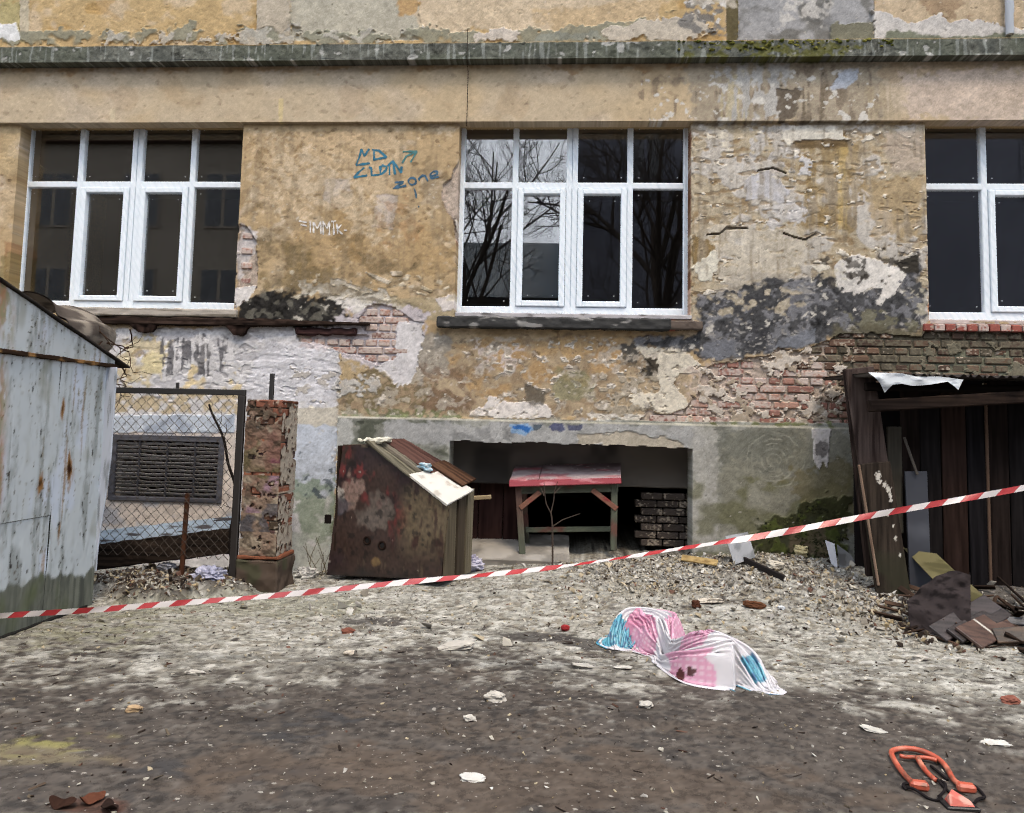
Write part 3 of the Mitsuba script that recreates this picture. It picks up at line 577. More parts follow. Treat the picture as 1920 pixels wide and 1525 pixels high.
W1, W2, W3 = (-5.70, -3.31), (-1.08, 1.22), (3.46, 5.78)
WZ = 2.53
WIN = [W1, W2, W3]
holes = [lambda x, z, a=a: (x > a[0]) & (x < a[1]) & (z > WZ) for a in WIN]
m, c = sheet(XA, XB, 1.5, Z_BAND + 0.03, 0.0, 0.2, holes)
WALL = put("wall", m, "matte_coat", c, parent=B)
m, c = sheet(XA, X_PLINTH, -0.3, 1.5, 0.0, 0.2, [lambda x, z: (x > (-4.483,1.269)[0]) & (x < (-3.343,1.296)[0]) & (z > (-3.958,0.64)[1]) & (z < (-3.996,1.244)[1])])
put("basement_wall", m, "matte_coat", c, parent=B)
nl, nr = -1.08, 1.236
ntop = 1.288 + 0.004 * f_mid2[150] + 0.004 * f_sml[150] - 0.015 * ss(0.2, 1.2, xs)
m, c = sheet(X_PLINTH, XB, -0.3, 1.5, -0.05, 0.3, [lambda x, z: (x > nl) & (x < nr) & (z < np.interp(x, xs, ntop)) & (z > -0.2)])
PLINTH = put("plinth", m, "matte_coat", c, parent=B)
XJ = (-1.0,4.735)[0]
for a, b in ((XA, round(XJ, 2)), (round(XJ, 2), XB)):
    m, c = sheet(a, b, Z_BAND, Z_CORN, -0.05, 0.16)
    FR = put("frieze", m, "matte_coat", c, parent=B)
m, c = sheet(XA, XB, Z_CORN, Z_TOP, -0.17, 0.16)
put("cornice", m, "matte_coat", c, parent=B)
m, c = sheet(XA, XB, Z_TOP, ZB, 0.0, 0.2)
put("upper_wall", m, "matte_coat", c, parent=B)
# body behind and beside the sheets
S_plain = S(190, 160, 112)
body = [box(XA, XB, 0.035, 0.2, Z_BAND + 0.012, 4.62), box(XA, XB, 0.07, 0.2, 4.60, ZB),
        box(-14, XA - 0.002, 0.0, 0.4, -0.3, 11), box(XB + 0.002, 14, 0.0, 0.4, -0.3, 11), box(XA, XB, 0.01, 0.4, ZB + 0.002, 11)]
put("masonry", cat_(body), "matte_coat", S_plain, parent=B)
room = box(-7.5, 7.0, 0.36, 4.5, 2.35, 5.0); room.invert()
room.update_faces(~(np.abs(room.triangles_center[:, 1] - 0.36) < 1e-4))
put("interior_room", room, "matte_coat", S(108, 104, 100), parent=B)
back = [box(-7.5, 7, 4.52, 4.6, -0.3, 6), box(-7.6, -7.5, 0.4, 4.6, -0.3, 6), box(7, 7.1, 0.4, 4.6, -0.3, 6), box(-7.6, 7.1, 0.3, 4.6, 5.02, 5.2)]
put("rear_masonry", cat_(back), "matte_coat", S_plain, parent=B)
shut = []
xx = [-7.5] + [v for a in WIN for v in (a[0] - 0.02, a[1] + 0.02)] + [7.0]
for a, b in zip(xx[0::2], xx[1::2]): shut.append(box(a, b, 0.205, 0.36, 1.4, 5.0))
for a in WIN: shut += [box(a[0] - 0.02, a[1] + 0.02, 0.205, 0.36, 1.4, WZ - 0.01), box(a[0] - 0.02, a[1] + 0.02, 0.205, 0.36, 4.62, 5.0)]
put("inner_masonry", cat_(shut), "matte_coat", S(150, 140, 128), parent=B)

# bricks laid bare
def limy(p, n, uv):
    a = mikit.fbm(p.x * 9, p.z * 14, 2.5, 3) * 0.7 + mikit.noise(p.x * 60, p.z * 60) * 0.3
    return mikit.smoothstep(0.34, 0.58, a) * 0.88
def limy_lo(p, n, uv):
    a = mikit.fbm(p.x * 11 + 7, p.z * 13, 0.5, 3) * 0.65 + mikit.noise(p.x * 50, p.z * 70) * 0.35
    return mikit.smoothstep(0.54, 0.68, a) * 0.8
for key, fn, lime in (("limed_brick", limy, S(210, 194, 184)), ("bare_brick", limy_lo, S(196, 180, 160)), ("mossy_brick", limy, S(124, 116, 98))):
    scene[key] = {"type": "twosided", "bsdf": {"type": "blendbsdf", "weight": mikit.proc(fn),
        "a": {"type": "diffuse", "reflectance": VCOL},
        "b": {"type": "diffuse", "reflectance": {"type": "rgb", "value": lime.tolist()}}}}
rb = np.random.default_rng(11)
def brk_at(x, z):
    i, j = int(round((z - ZA) / CELL)), int(round((x - XA) / CELL))
    return BRK[i, j] if 0 <= i < NZ and 0 <= j < NX else 0
reds = [S(184, 134, 118), S(168, 116, 102), S(194, 148, 130), S(156, 110, 98)]
brs = [S(112, 86, 72), S(92, 74, 64), S(124, 98, 80), S(100, 92, 78)]
row = 0
z = 1.515
while z < 3.6:
    stretch = row % 2 == 0
    L = 0.25 if stretch else 0.12
    x = -3.6 + (0.0 if stretch else 0.065) + (0.13 if row % 4 == 2 else 0)
    while x < 5.2:
        cxx, czz = x + L / 2, z + 0.0325
        hits = [brk_at(cxx + q * L * 0.45, czz) for q in (-1, 0, 1)]
        inwin = any(a[0] - 0.02 < cxx + s * L / 2 < a[1] + 0.02 for a in WIN for s in (-1, 0, 1)) and z > WZ - 0.07
        if sum(h > 0.6 for h in hits) >= 2 and not inwin:
            dp = rb.uniform(0.008, 0.019)
            if rb.random() < 0.06: dp = 0.026
            b_ = box(x + rb.uniform(0, .005), x + L - rb.uniform(.001, .012), dp, 0.1, z + rb.uniform(-.003, .003), z + 0.064 + rb.uniform(-.004, .003), rb.uniform(0.005, 0.012))
            b_.apply_transform(trimesh.transformations.rotation_matrix(rb.normal(0, 0.016), [0, 1, 0], b_.centroid))
            far = cxx > 2.45 + 0.25 * rb.normal() * 0.5 + (2.05 - z) * 0.5
            if far: col, mt = brs[rb.integers(4)], ("mossy_brick" if rb.random() < 0.45 else "bare_brick")
            else: col, mt = reds[rb.integers(4)], ("bare_brick" if (cxx > 1.9 and rb.random() < 0.6) else "limed_brick")
            if cxx < -0.9 and cxx > -1.4: col, mt = S(128, 92, 82), "bare_brick"
            put("brick", b_, mt, col * rb.uniform(0.8, 1.15), parent=WALL)
        x += L + 0.011
    z += 0.0765; row += 1

# ------------------------------------------------------------------ windows
def film(p, n, uv):
    s = mikit.smoothstep(0.55, 0.8, dr.sin((p.x + p.z * 0.6) * 95.0) * 0.5 + 0.5)
    return mikit.mix((0.69, 0.745, 0.80), (0.52, 0.62, 0.72), s * (0.25 + 0.3 * mikit.noise(p.x * 3, p.z * 3)))
glossy("filmed_frame", mikit.proc(film), 0.45)
scene["window_glass"] = {"type": "thindielectric", "int_ior": 2.0}
scene["tab_white"] = {"type": "twosided", "bsdf": {"type": "diffuse", "reflectance": {"type": "rgb", "value": S(235, 238, 240).tolist()}}}


def window(x0, x1, m1, m2, m3, name, label):
    y0, y1 = 0.165, 0.235
    zb, zt, zT = 2.555, 3.884, 4.60
    fr = [box(x0, x0 + .05, y0, y1, zb, zT, .006), box(x1 - .05, x1, y0, y1, zb, zT, .006),
          box(x0 + .048, x1 - .048, y0 + .002, y1, zb + .001, zb + .085, .006), box(x0 + .048, x1 - .048, y0 + .002, y1, zT - .06, zT - .001, .006),
          box(x0 + .048, x1 - .048, y0 + .003, y1 - .002, zt - .032, zt + .032, .006)]
    for m in (m1, m3): fr.append(box(m - .029, m + .029, y0 + .001, y1 - .001, zb + .002, zT - .002, .006))
    for s in (-1, 1): fr.append(box(min(m2 + s * .003, m2 + s * .058), max(m2 + s * .003, m2 + s * .058), y0 - .001, y1 - .001, zb + .0015, zT - .0015, .005))
    fr.append(box(m2 - .02, m2 + .02, y0 + .02, y1 - .004, zb + .003, zT - .003))
    k = put(name, cat_(fr), "filmed_frame", parent=B)
    if label: labels[k] = {"label": label}
    ed = [x0 + .05, m1 - .029, m1 + .029, m2 - .058, m2 + .058, m3 - .029, m3 + .029, x1 - .05]
    tabs = []
    def pane(a, b, c, d):
        g = trimesh.Trimesh([(a, .2, c), (b, .2, c), (b, .2, d), (a, .2, d)], [(0, 1, 2), (0, 2, 3)], process=False)
        put("pane", g, "window_glass", parent=k)
        for u in (a + .06, b - .06):
            for v in (c + .06, d - .06):
                tabs.append(box(u - .004, u + .004, .19, .198, v - .005, v + .005, .001))
    for q in range(4):
        a, b = ed[2 * q], ed[2 * q + 1]
        pane(a, b, zt + .032, zT - .06)
        if q in (0, 3): pane(a, b, zb + .085, zt - .032)
        else:
            w, e = .058, .003
            A, Bb, Cc, Dd = a + e, b - e, zb + .085 + e, zt - .032 - e
            sm = [box(A, A + w, y0 - .02, y1 - .01, Cc, Dd, .008), box(Bb - w, Bb, y0 - .02, y1 - .01, Cc, Dd, .008),
                  box(A + w - .002, Bb - w + .002, y0 - .018, y1 - .012, Cc + .001, Cc + w, .008), box(A + w - .002, Bb - w + .002, y0 - .018, y1 - .012, Dd - w, Dd - .001, .008)]
            put("sash", cat_(sm), "filmed_frame", parent=k)
            pane(A + w, Bb - w, Cc + w, Dd - w)
    t = put("glazing_tab", cat_(tabs), "tab_white", parent=k)
    labels[t] = {"kind": "stuff"}
    return k


window(-5.745, -3.28, -5.127, -4.512, -3.905, "window", "left white window above the metal shed, mirroring a pale house")
window(-1.085, 1.228, -.517, .06, .645, "window", "middle white window mirroring bright sky and bare branches")
window(3.45, 5.85, 4.087, 4.68, 5.27, "window", "right white window cut by the edge of the photo")

# sills
def rough(m, amp=.004, e=.03, sc=14, seed=3):
    m = fine(m, e); m.vertices = m.vertices + m.vertex_normals * (N(m.vertices, [sc] * 3, 2, seed) * amp)[:, None]
    return m
sx0, sx1 = (-5.079,2.419)[0], (-3.264,2.444)[0]
m = rough(box(sx0, sx1, -.05, .16, 2.46, 2.545, .01))
p = m.vertices; g = N(p, [2, 8, 30], 3, 1)
SL = put("window_sill", m, "matte_coat", lerp(np.broadcast_to(S(190, 180, 168), p.shape), S(128, 118, 104), ss(-.1, .7, g)), parent=B)
m = rough(box((-1.235,2.472)[0], 1.02, -.10, .16, 2.39, 2.50, .012), .006)
p = m.vertices; g = N(p, [8, 8, 12], 3, 2)
SM = put("window_sill", m, "matte_coat", lerp(np.broadcast_to(S(70, 70, 70), p.shape), S(150, 148, 146), ss(.35, .8, g)), parent=B)
labels[SM] = {"label": "dark slate sill under the middle window, broken back to bricks at its right"}
m = rough(box(1.0, 1.33, -.085, .16, 2.40, 2.485, .012), .006)
put("window_sill_end", m, "matte_coat", S(104, 92, 84), parent=B)
m = rough(box(-1.07, 1.235, -.02, .17, 2.505, 2.55, .006), .003)
p = m.vertices; g = N(p, [9, 9, 14], 3, 2)
put("sill_bed", m, "matte_coat", lerp(np.broadcast_to(S(196, 192, 196), p.shape), S(120, 116, 116), ss(.3, .9, g)), parent=B)
xb0 = (0.286,2.431)[0]
for q in range(8):
    b_ = box(xb0 + q * .1 - .6 * 0, xb0 + q * .1 + .092, -.075 - .01 * rb.random(), .1, 2.395, 2.485, .008)
    if xb0 + q * .1 + .09 < 1.0 + .03 or True:
        if xb0 + q * .1 > 1.24: break
        put("brick", b_, "limed_brick" if q % 3 == 0 else "bare_brick", S(176, 96, 82) * rb.uniform(.85, 1.15), parent=SM)
b0 = (3.398,2.461)[0]
m = rough(box(b0 - .02, 6.0, .0, .16, 2.50, 2.545, .006), .004)
SR = put("window_sill", m, "matte_coat", S(206, 190, 184), parent=B)
for q in range(24):
    b_ = box(b0 + q * .1, b0 + q * .1 + .09, -.03 - .008 * rb.random(), .1, 2.43, 2.497, .007)
    put("brick", b_, "limed_brick" if q % 2 else "bare_brick", S(170, 92, 80) * rb.uniform(.85, 1.15), parent=SR)
# near-black rail under the left sill with its stubs
r0, r1 = (-4.902,2.312)[0], (-1.914,2.356)[0]
m = rough(box(r0, r1, -.055, .02, 2.375, 2.455, .012), .008, .04, 9)
ta = (m.vertices[:, 0] - (r1 - 1.2)) / 1.2
v = m.vertices.copy(); v[:, 2] = np.where(ta > 0, 2.42 + (v[:, 2] - 2.42) * (1 - .75 * np.clip(ta, 0, 1)), v[:, 2]); m.vertices = v
RL = put("dark_rail", m, "matte_coat", wood(m.vertices, 0, S(30, 24, 22), S(74, 58, 50), 4), parent=B)
for px0, px1, zz in (((-4.36,2.266)[0], (-4.06,2.27)[0], 2.30), ((-3.37,2.281)[0], (-3.124,2.285)[0], 2.285)):
    v = np.array([(px0, y, 2.38) for y in (-.05, .05)] + [(px1, y, 2.38) for y in (-.05, .05)] + [(px0 + .09, y, zz) for y in (-.04, .05)] + [(px1 - .07, y, zz) for y in (-.04, .05)])
    m = rough(trimesh.convex.convex_hull(v), .008, .03)
    put("bracket", m, "matte_coat", wood(m.vertices, 2, S(28, 22, 20), S(66, 50, 44), 5), parent=RL)
m = rough(box((-2.661,2.292)[0], (-2.051,2.301)[0], -.02, .03, 2.30, 2.372, .012), .01, .03)
put("bracket", m, "matte_coat", wood(m.vertices, 0, S(36, 26, 26), S(90, 62, 60), 6), parent=RL)

# basement vent with louvres
gx0, gx1, gz1_, gz2_ = (-4.483,1.269)[0], (-3.343,1.296)[0], (-3.958,0.64)[1], (-3.996,1.244)[1]
fr = [box(gx0 - .01, gx0 + .045, -.012, .04, gz1_ - .02, gz2_ + .03, .006), box(gx1 - .045, gx1 + .01, -.012, .04, gz1_ - .02, gz2_ + .03, .006),
      box(gx0 + .04, gx1 - .04, -.012, .04, gz2_ - .03, gz2_ + .029, .006), box(gx0 + .04, gx1 - .04, -.012, .04, gz1_ - .019, gz1_ + .025, .006)]
m = fine(cat_(fr), .04)
V_ = put("vent_grille", m, "matte_coat", wood(m.vertices, 0, S(72, 72, 80), S(108, 108, 116), 3), parent=B)
labels[V_] = {"label": "dark louvred grille behind the wire fence"}
duct = box(gx0 - .02, gx1 + .02, .03, 1.6, gz1_ - .02, gz2_ + .02); duct.invert(); duct.update_faces(~(np.abs(duct.triangles_center[:, 1] - .03) < 1e-4))
put("shaft", duct, "matte_coat", S(128, 120, 112), parent=V_)
ns = 14
for q in range(ns):
    zc = gz1_ + .04 + (gz2_ - gz1_ - .08) * (q + .5) / ns
    pts = [(gx0 + .05 + (gx1 - gx0 - .1) * t, 0.012 + .004 * math.sin(7 * t + q), zc + rb.normal(0, .0035)) for t in np.linspace(0, 1, 9)]
    sl = []
    for a_, b_ in zip(pts[:-1], pts[1:]): sl.append(plank(a_, b_, .025, .005, (0, .5, -.87), .001))
    put("slat", cat_(sl), "matte_coat", S(158, 154, 152) * rb.uniform(.6, 1.2), parent=V_)
for q in (1, 2, 3):
    xq = gx0 + (gx1 - gx0) * q / 4
    put("divider", box(xq - .008, xq + .008, -.006, .03, gz1_ + .02, gz2_ - .025, .003), "matte_coat", S(66, 66, 72), parent=V_)

# the opening in the plinth
zbm = (-0.817,0.862)[1]
m = rough(box(nl - .1, nr + .1, .36, .9, zbm, 1.55, .01), .004, .05, 6)
p = m.vertices; g = N(p, [3, 3, 2], 3, 4)
OP = put("basement_opening", m, "matte_coat", lerp(np.broadcast_to(S(122, 116, 110), p.shape), S(84, 80, 78), ss(-.2, .6, g)), parent=B)
labels[OP] = {"label": "low dark opening in the plinth behind the desk"}
put("ceiling_slab", box(nl - .3, nr + .3, .24, .36, 1.34, 1.52), "matte_coat", S(110, 98, 86), parent=OP)
cav = box(nl - 1.6, nr + 1.6, .30, 4.2, -1.2, 1.56); cav.invert()
cav.update_faces(~(np.abs(cav.triangles_center[:, 1] - .30) < 1e-4))
put("basement_room", cav, "matte_coat", S(120, 112, 104), parent=OP)
put("reveal_block", cat_([box(nl - 1.6, nl - .08, .25, .32, -1.2, 1.5), box(nr + .08, nr + 1.6, .25, .32, -1.2, 1.5)]), "matte_coat", S(120, 112, 104), parent=OP)
d0, d1 = (-1.002,0.608)[0], (-0.332,0.628)[0]
for q in range(4):
    a_, b_ = d0 - .35 + (d1 - d0 + .35) * q / 4, d0 - .35 + (d1 - d0 + .35) * (q + 1) / 4
    m = fine(box(a_ + .003, b_ - .003, .5, .53, .2, zbm - .005, .005), .05)
    put("door_board", m, "matte_coat", wood(m.vertices, 2, S(52, 34, 34), S(84, 58, 54), q), parent=OP)
pz0, pz1 = .28, zbm - .02
bx0, bx1 = (0.805,0.671)[0], (1.259,0.684)[0]
zq, rw = pz0, 0
while zq < pz1 - .05:
    xq = bx0 - (.06 if rw % 2 else 0)
    while xq < bx1:
        L = min(.22, bx1 + .2 - xq)
        b_ = box(xq + .004, xq + L - .006, .40 + rb.uniform(0, .025), .55, zq, zq + .066, .007)
        put("brick", b_, "bare_brick", S(98, 88, 82) * rb.uniform(.65, 1.15), parent=OP)
        xq += L
    zq += .077; rw += 1
FL = slab([(-1.2, -.12, .17), (0.091,0.378)[:1] + (-.12, .19), (0.091,0.378)[:1] + (.7, .33), (-1.2, .7, .33)], (0, -.17, 1), .12)
m = rough(FL, .004, .05, 8)
put("floor_slab", m, "matte_coat", lerp(np.broadcast_to(S(178, 172, 164), m.vertices.shape), S(146, 140, 132), ss(-.1, .5, N(m.vertices, [5] * 3, 3, 2))), parent=OP)

# cable down the frieze, downpipe top right, moss on the cornice
put("cable", tube([(XJ, -.19, 5.35), (XJ, -.195, 5.04), (XJ, -.065, 4.98), (XJ, -.06, 4.46), (XJ - .01, -.01, 4.44)], .0035, 6), "matte_coat", S(60, 52, 46), parent=B)
pp = (4.253,5.563)[0]
put("downpipe", tube([(pp, -.05, 5.32), (pp, -.05, 6.2)], .035, 12), "matte_coat", S(186, 194, 206), parent=B, smooth=True)
rm = np.random.default_rng(3)
mo = []
base = trimesh.creation.icosphere(1, 1.0)
mx0, mx1 = (1.06,5.129)[0], (3.131,5.111)[0]
for q in range(260):
    u = rm.random() ** .9; x_ = mx0 + (mx1 - mx0) * u
    s = rm.uniform(.008, .026) * (1 - .4 * abs(u - .45))
    b_ = base.copy(); b_.vertices = b_.vertices * (s * rm.uniform(.8, 1.6), s * .7, s * .6) + (x_, -.165 + rm.uniform(-.015, .05), Z_TOP - .01 - .09 * rm.random() ** 2)
    b_.vertices += b_.vertices * 0 + rm.normal(0, .003, b_.vertices.shape)
    mo.append(b_)
m = cat_(mo)
k = put("moss", m, "matte_coat", lerp(np.broadcast_to(S(86, 90, 34), m.vertices.shape), S(142, 138, 56), ss(-.4, .6, N(m.vertices, [18] * 3, 2, 3))), parent=B)
labels[k] = {"kind": "stuff", "label": "moss growing on the cornice"}

mo = []
mp = Polygon([(1.847,0.28),(1.868,0.55),(1.996,0.672),(2.132,0.666),(2.289,0.769),(2.475,0.843),(2.648,0.779),(2.661,0.307)]); b0_ = mp.bounds
while len(mo) < 260:
    x_, z_ = rm.uniform(b0_[0], b0_[2]), b0_[1] + (b0_[3] - b0_[1]) * rm.random()
    if not mp.contains(shapely.Point(x_, z_)): continue
    if N(np.array([[x_, 0, z_]]), [9, 1, 9], 2, 61)[0] < -.15: continue
    s = rm.uniform(.004, .011)
    b_ = base.copy(); b_.vertices = b_.vertices * (s * rm.uniform(.8, 1.8), s * .45, s) + (x_, -.062, z_) + rm.normal(0, .0025, b_.vertices.shape)
    mo.append(b_)
m = cat_(mo)
k = put("moss", m, "matte_coat", lerp(np.broadcast_to(S(60, 62, 40), m.vertices.shape), S(92, 94, 56), ss(-.3, .8, N(m.vertices, [14] * 3, 2, 3))), parent=B)
labels[k] = {"kind": "stuff", "label": "dark moss at the foot of the plinth"}

# writing sprayed on the wall
def dep_at(x, z):
    return DEP[int(round((z - ZA) / CELL)), int(round((x - XA) / CELL))]
def strokes(lines, w, col, name, label):
    ms = []
    for ln in lines:
        ln = np.asarray(ln, float)
        if len(ln) == 1: ln = np.vstack([ln, ln + (.012, .0)])
        t = np.r_[0, np.cumsum(np.linalg.norm(np.diff(ln, axis=0), axis=1))]
        u = np.linspace(0, t[-1], max(3, int(t[-1] / .008)))
        q = np.stack([np.interp(u, t, ln[:, 0]), np.interp(u, t, ln[:, 1])], 1)
        d = np.gradient(q, axis=0); d /= np.maximum(np.linalg.norm(d, axis=1, keepdims=True), 1e-9); nn = np.stack([-d[:, 1], d[:, 0]], 1)
        ww = w * .5 * (1 + .25 * N(np.c_[q * 40, np.zeros(len(q))], [1] * 3, 1, 5))[:, None]
        L_, R_ = q + nn * ww, q - nn * ww
        y = np.array([dep_at(*a) for a in q]) - .0035
        n_ = len(q)
        V = np.vstack([np.c_[L_[:, 0], y, L_[:, 1]], np.c_[R_[:, 0], y, R_[:, 1]]])
        F = []
        for i in range(n_ - 1): F += [(i, i + n_, i + 1), (i + 1, i + n_, i + n_ + 1)]
        ms.append(trimesh.Trimesh(V, F, process=False))
    m = cat_(ms)
    k = put(name, m, "matte_coat", np.asarray(col) * (1 + .25 * N(m.vertices, [30] * 3, 2, 9))[:, None], parent=B)
    labels[k] = {"label": label}
G1 = [[(-2.123,4.036),(-2.089,4.123),(-2.072,4.203),(-2.041,4.13),(-1.993,4.206)],[(-2.123,4.036),(-1.981,4.057)],[(-1.964,4.199),(-1.943,4.195),(-1.94,4.09)],[(-1.964,4.197),(-1.892,4.188),(-1.815,4.119),(-1.95,4.092)],[(-1.649,4.175),(-1.505,4.179),(-1.566,4.065)],[(-1.65,4.058),(-1.611,4.13),(-1.513,4.175)],[(-2.036,4.012),(-2.085,3.97),(-2.14,3.909),(-2.004,3.931)],[(-1.99,4.014),(-1.964,4.007),(-1.958,3.931),(-1.879,3.938)],[(-1.872,4.029),(-1.869,3.935)],[(-1.862,4.036),(-1.807,4.021),(-1.813,3.985),(-1.862,3.942)],[(-1.779,4.036),(-1.776,3.935)],[(-1.801,4.029),(-1.745,4.079),(-1.655,3.957)],[(-1.745,4.072),(-1.719,3.941)],[(-1.656,4.022),(-1.657,3.957)],[(-1.723,3.859),(-1.631,3.863),(-1.735,3.793),(-1.601,3.826)],[(-1.507,3.885),(-1.519,3.899),(-1.537,3.906),(-1.556,3.904),(-1.572,3.895),(-1.58,3.879),(-1.58,3.861),(-1.57,3.846),(-1.553,3.836),(-1.534,3.835),(-1.516,3.843),(-1.505,3.857),(-1.503,3.875),(-1.511,3.891)],[(-1.479,3.907),(-1.469,3.871),(-1.474,3.899),(-1.441,3.932),(-1.413,3.928),(-1.383,3.872)],[(-1.356,3.92),(-1.289,3.946),(-1.294,3.972),(-1.329,3.975),(-1.364,3.943),(-1.348,3.9),(-1.276,3.92)],[(-1.522,3.799),(-1.505,3.756),(-1.494,3.697)],[(-1.473,3.62),(-1.466,3.604)]]
BLUE = S(60, 128, 156)
strokes(G1[0:4], .020, BLUE, "sprayed_word", "first line of the blue sprayed writing")
strokes(G1[4:6], .018, S(84, 138, 140), "sprayed_arrow", "blue sprayed double arrow after the words")
strokes(G1[6:14], .020, BLUE, "sprayed_word", "second line of the blue sprayed writing")
strokes(G1[14:18], .018, S(74, 112, 140), "sprayed_word", "third blue sprayed word, zone")
strokes(G1[18:20], .016, S(84, 110, 128), "sprayed_mark", "thin sprayed exclamation mark")
G2 = [[(-2.685,3.458),(-2.601,3.442)],[(-2.666,3.42),(-2.6,3.409)],[(-2.569,3.462),(-2.56,3.338)],[(-2.535,3.446),(-2.527,3.334),(-2.535,3.443),(-2.491,3.38),(-2.461,3.45),(-2.451,3.328)],[(-2.437,3.46),(-2.427,3.315),(-2.437,3.455),(-2.392,3.381),(-2.371,3.46),(-2.365,3.315)],[(-2.354,3.455),(-2.302,3.461)],[(-2.329,3.455),(-2.319,3.319)],[(-2.295,3.431),(-2.283,3.332)],[(-2.246,3.423),(-2.288,3.373),(-2.23,3.324)],[(-2.219,3.365),(-2.186,3.366)]]
strokes(G2, .014, S(226, 222, 218), "chalked_letters", "white chalked letters below the blue writing")

# ------------------------------------------------------------------ metal shed at the left edge
SH = thing("metal_shed", "pale blue metal shed with peeling paint and rust", "shed")
XS = -3.61
SY0, SY1, SZ = -4.5, -1.63, 1.855
def shed_col(p):
    y, z = p[:, 1], p[:, 2]
    q = np.c_[y * 14, z * 1.3, p[:, 0]]; gs = N(q, [1] * 3, 3, 21)
    gm = N(np.c_[y * 4, z * 2.2, p[:, 0]], [1] * 3, 3, 22); gf = N(np.c_[y * 45, z * 18, p[:, 0]], [1] * 3, 2, 23); gv = N(np.c_[y * 38, z * 2.5, p[:, 0]], [1] * 3, 3, 24)
    gd = N(np.c_[y * 70, z * 50, p[:, 0]], [1] * 3, 2, 29)
    c = np.broadcast_to(S(196, 206, 213), p.shape)
    c = lerp(c, S(158, 166, 168), ss(.0, .7, gs + .3 * gf)); c = lerp(c, S(132, 138, 134), ss(.2, .8, gv * .7 + .7 * gm) * .6); c = lerp(c, S(214, 222, 230), ss(.3, .8, -gv * .6 + .6 * gm) * .7); c = lerp(c, S(150, 152, 138), ss(.3, .9, N(np.c_[y * 6, z * 3.5, p[:, 0]], [1] * 3, 3, 27)) * .6)
    c = lerp(c, S(200, 212, 230), ss(.2, .7, gm - .3 * gs))
    c = lerp(c, S(116, 122, 116), ss(.5, .9, gs * .7 + gm * .5) * .8)
    c = lerp(c, S(150, 140, 112), ss(.75, 1.0, gf * .6 + .5 * gm + .2 * gs) * .9)
    c = lerp(c, S(52, 48, 46), ss(.9, 1.1, gf * .9 + .35 * gs))
    c = lerp(c, S(134, 128, 108), ss(.35, .8, gd * .5 + gv * .5 + .3 * gm) * .75); c = lerp(c, S(88, 78, 64), ss(.75, 1.0, gd * .8 + .4 * gs) * .8)
    c = lerp(c, S(164, 128, 84), ss(.55, .9, gv * .6 + gm * .6) * .55)
    # rust runs
    rust = ss(.05, -.10, np.abs(y + 2.93 + .04 * gs) - .20 - .05 * gm) * ss(-.5, .3, gs + gf * .5 + .3)
    c = lerp(c, lerp(np.broadcast_to(S(178, 122, 62), p.shape), S(150, 140, 92), ss(-.2, .6, gf)), rust * .9)
    for (yc, zc, a_, b_) in ((-2.34, .97, .05, .10), (-2.02, 1.05, .04, .13), (-2.15, 1.5, .025, .1), (-2.1, .62, .02, .1)):
        d = np.hypot((y - yc) / a_, (z - zc) / b_) + .5 * gs + .3 * gf
        c = lerp(c, S(150, 108, 58), ss(1.1, .5, d)); c = lerp(c, S(58, 34, 20), ss(.5, .2, d))
    # bare boards showing under the paint near the ground
    base = ss(.02, -.02, z - .30 - .06 * gs - .10 * gm)
    c = lerp(c, wood(np.c_[p[:, 2], p[:, 1], p[:, 0]], 0, S(84, 88, 82), S(128, 132, 120), 3), base)
    c = lerp(c, S(104, 112, 84), base * ss(.1, .8, gm))
    return c
def strip(y0, y1, z0, z1, off, bul, seed):
    ny, nz = max(int((y1 - y0) / .012), 4), max(int((z1 - z0) / .012), 4)
    Y, Z = np.meshgrid(np.linspace(y0, y1, ny), np.linspace(z0, z1, nz))
    p = np.stack([np.zeros_like(Y), Y, Z], -1).reshape(-1, 3)
    p[:, 0] = XS + off + bul * N(p, [0, 2.5, 1.6], 2, seed) * .5 + .0012 * N(p, [0, 30, 12], 2, seed + 1)
    i = np.arange(ny * nz).reshape(nz, ny)
    a, b, c, d = (v.ravel() for v in (i[:-1, :-1], i[:-1, 1:], i[1:, 1:], i[1:, :-1]))
    return trimesh.Trimesh(p, np.vstack([np.c_[a, b, c], np.c_[a, c, d]]), process=False)
cuts = [(-4.5, -3.2), (-3.195, -2.21), (-2.205, SY1)]
for n_, (a_, b_) in enumerate(cuts):
    spl = [(-.05, SZ)] if n_ == 2 else [(-.05, .74), (.745, SZ)]
    for (z0_, z1_) in spl:
        m = strip(a_, b_, z0_, z1_, .004 * n_ + (.005 if z0_ > .1 else 0), .008, 30 + n_)
        put("metal_sheet", m, "matte_coat", shed_col(m.vertices), parent=SH)
core = box(-6.6, XS - .02, SY0, SY1 + .005, -.1, 1.84)
put("wall", core, "matte_coat", S(96, 100, 98), parent=SH)
m = fine(box(XS - .02, XS + .085, SY1 - .004, SY1 + .012, .25, 1.84, .003), .03)
v = m.vertices.copy(); v[:, 0] -= np.where(v[:, 0] > XS + .02, 1, 0) * .06 * ss(1.2, .3, v[:, 2]); m.vertices = v
put("corner_flange", m, "satin_coat", lerp(np.broadcast_to(S(196, 206, 224), v.shape), S(140, 148, 158), ss(.0, .7, N(v, [30, 30, 4], 3, 2))), parent=SH)
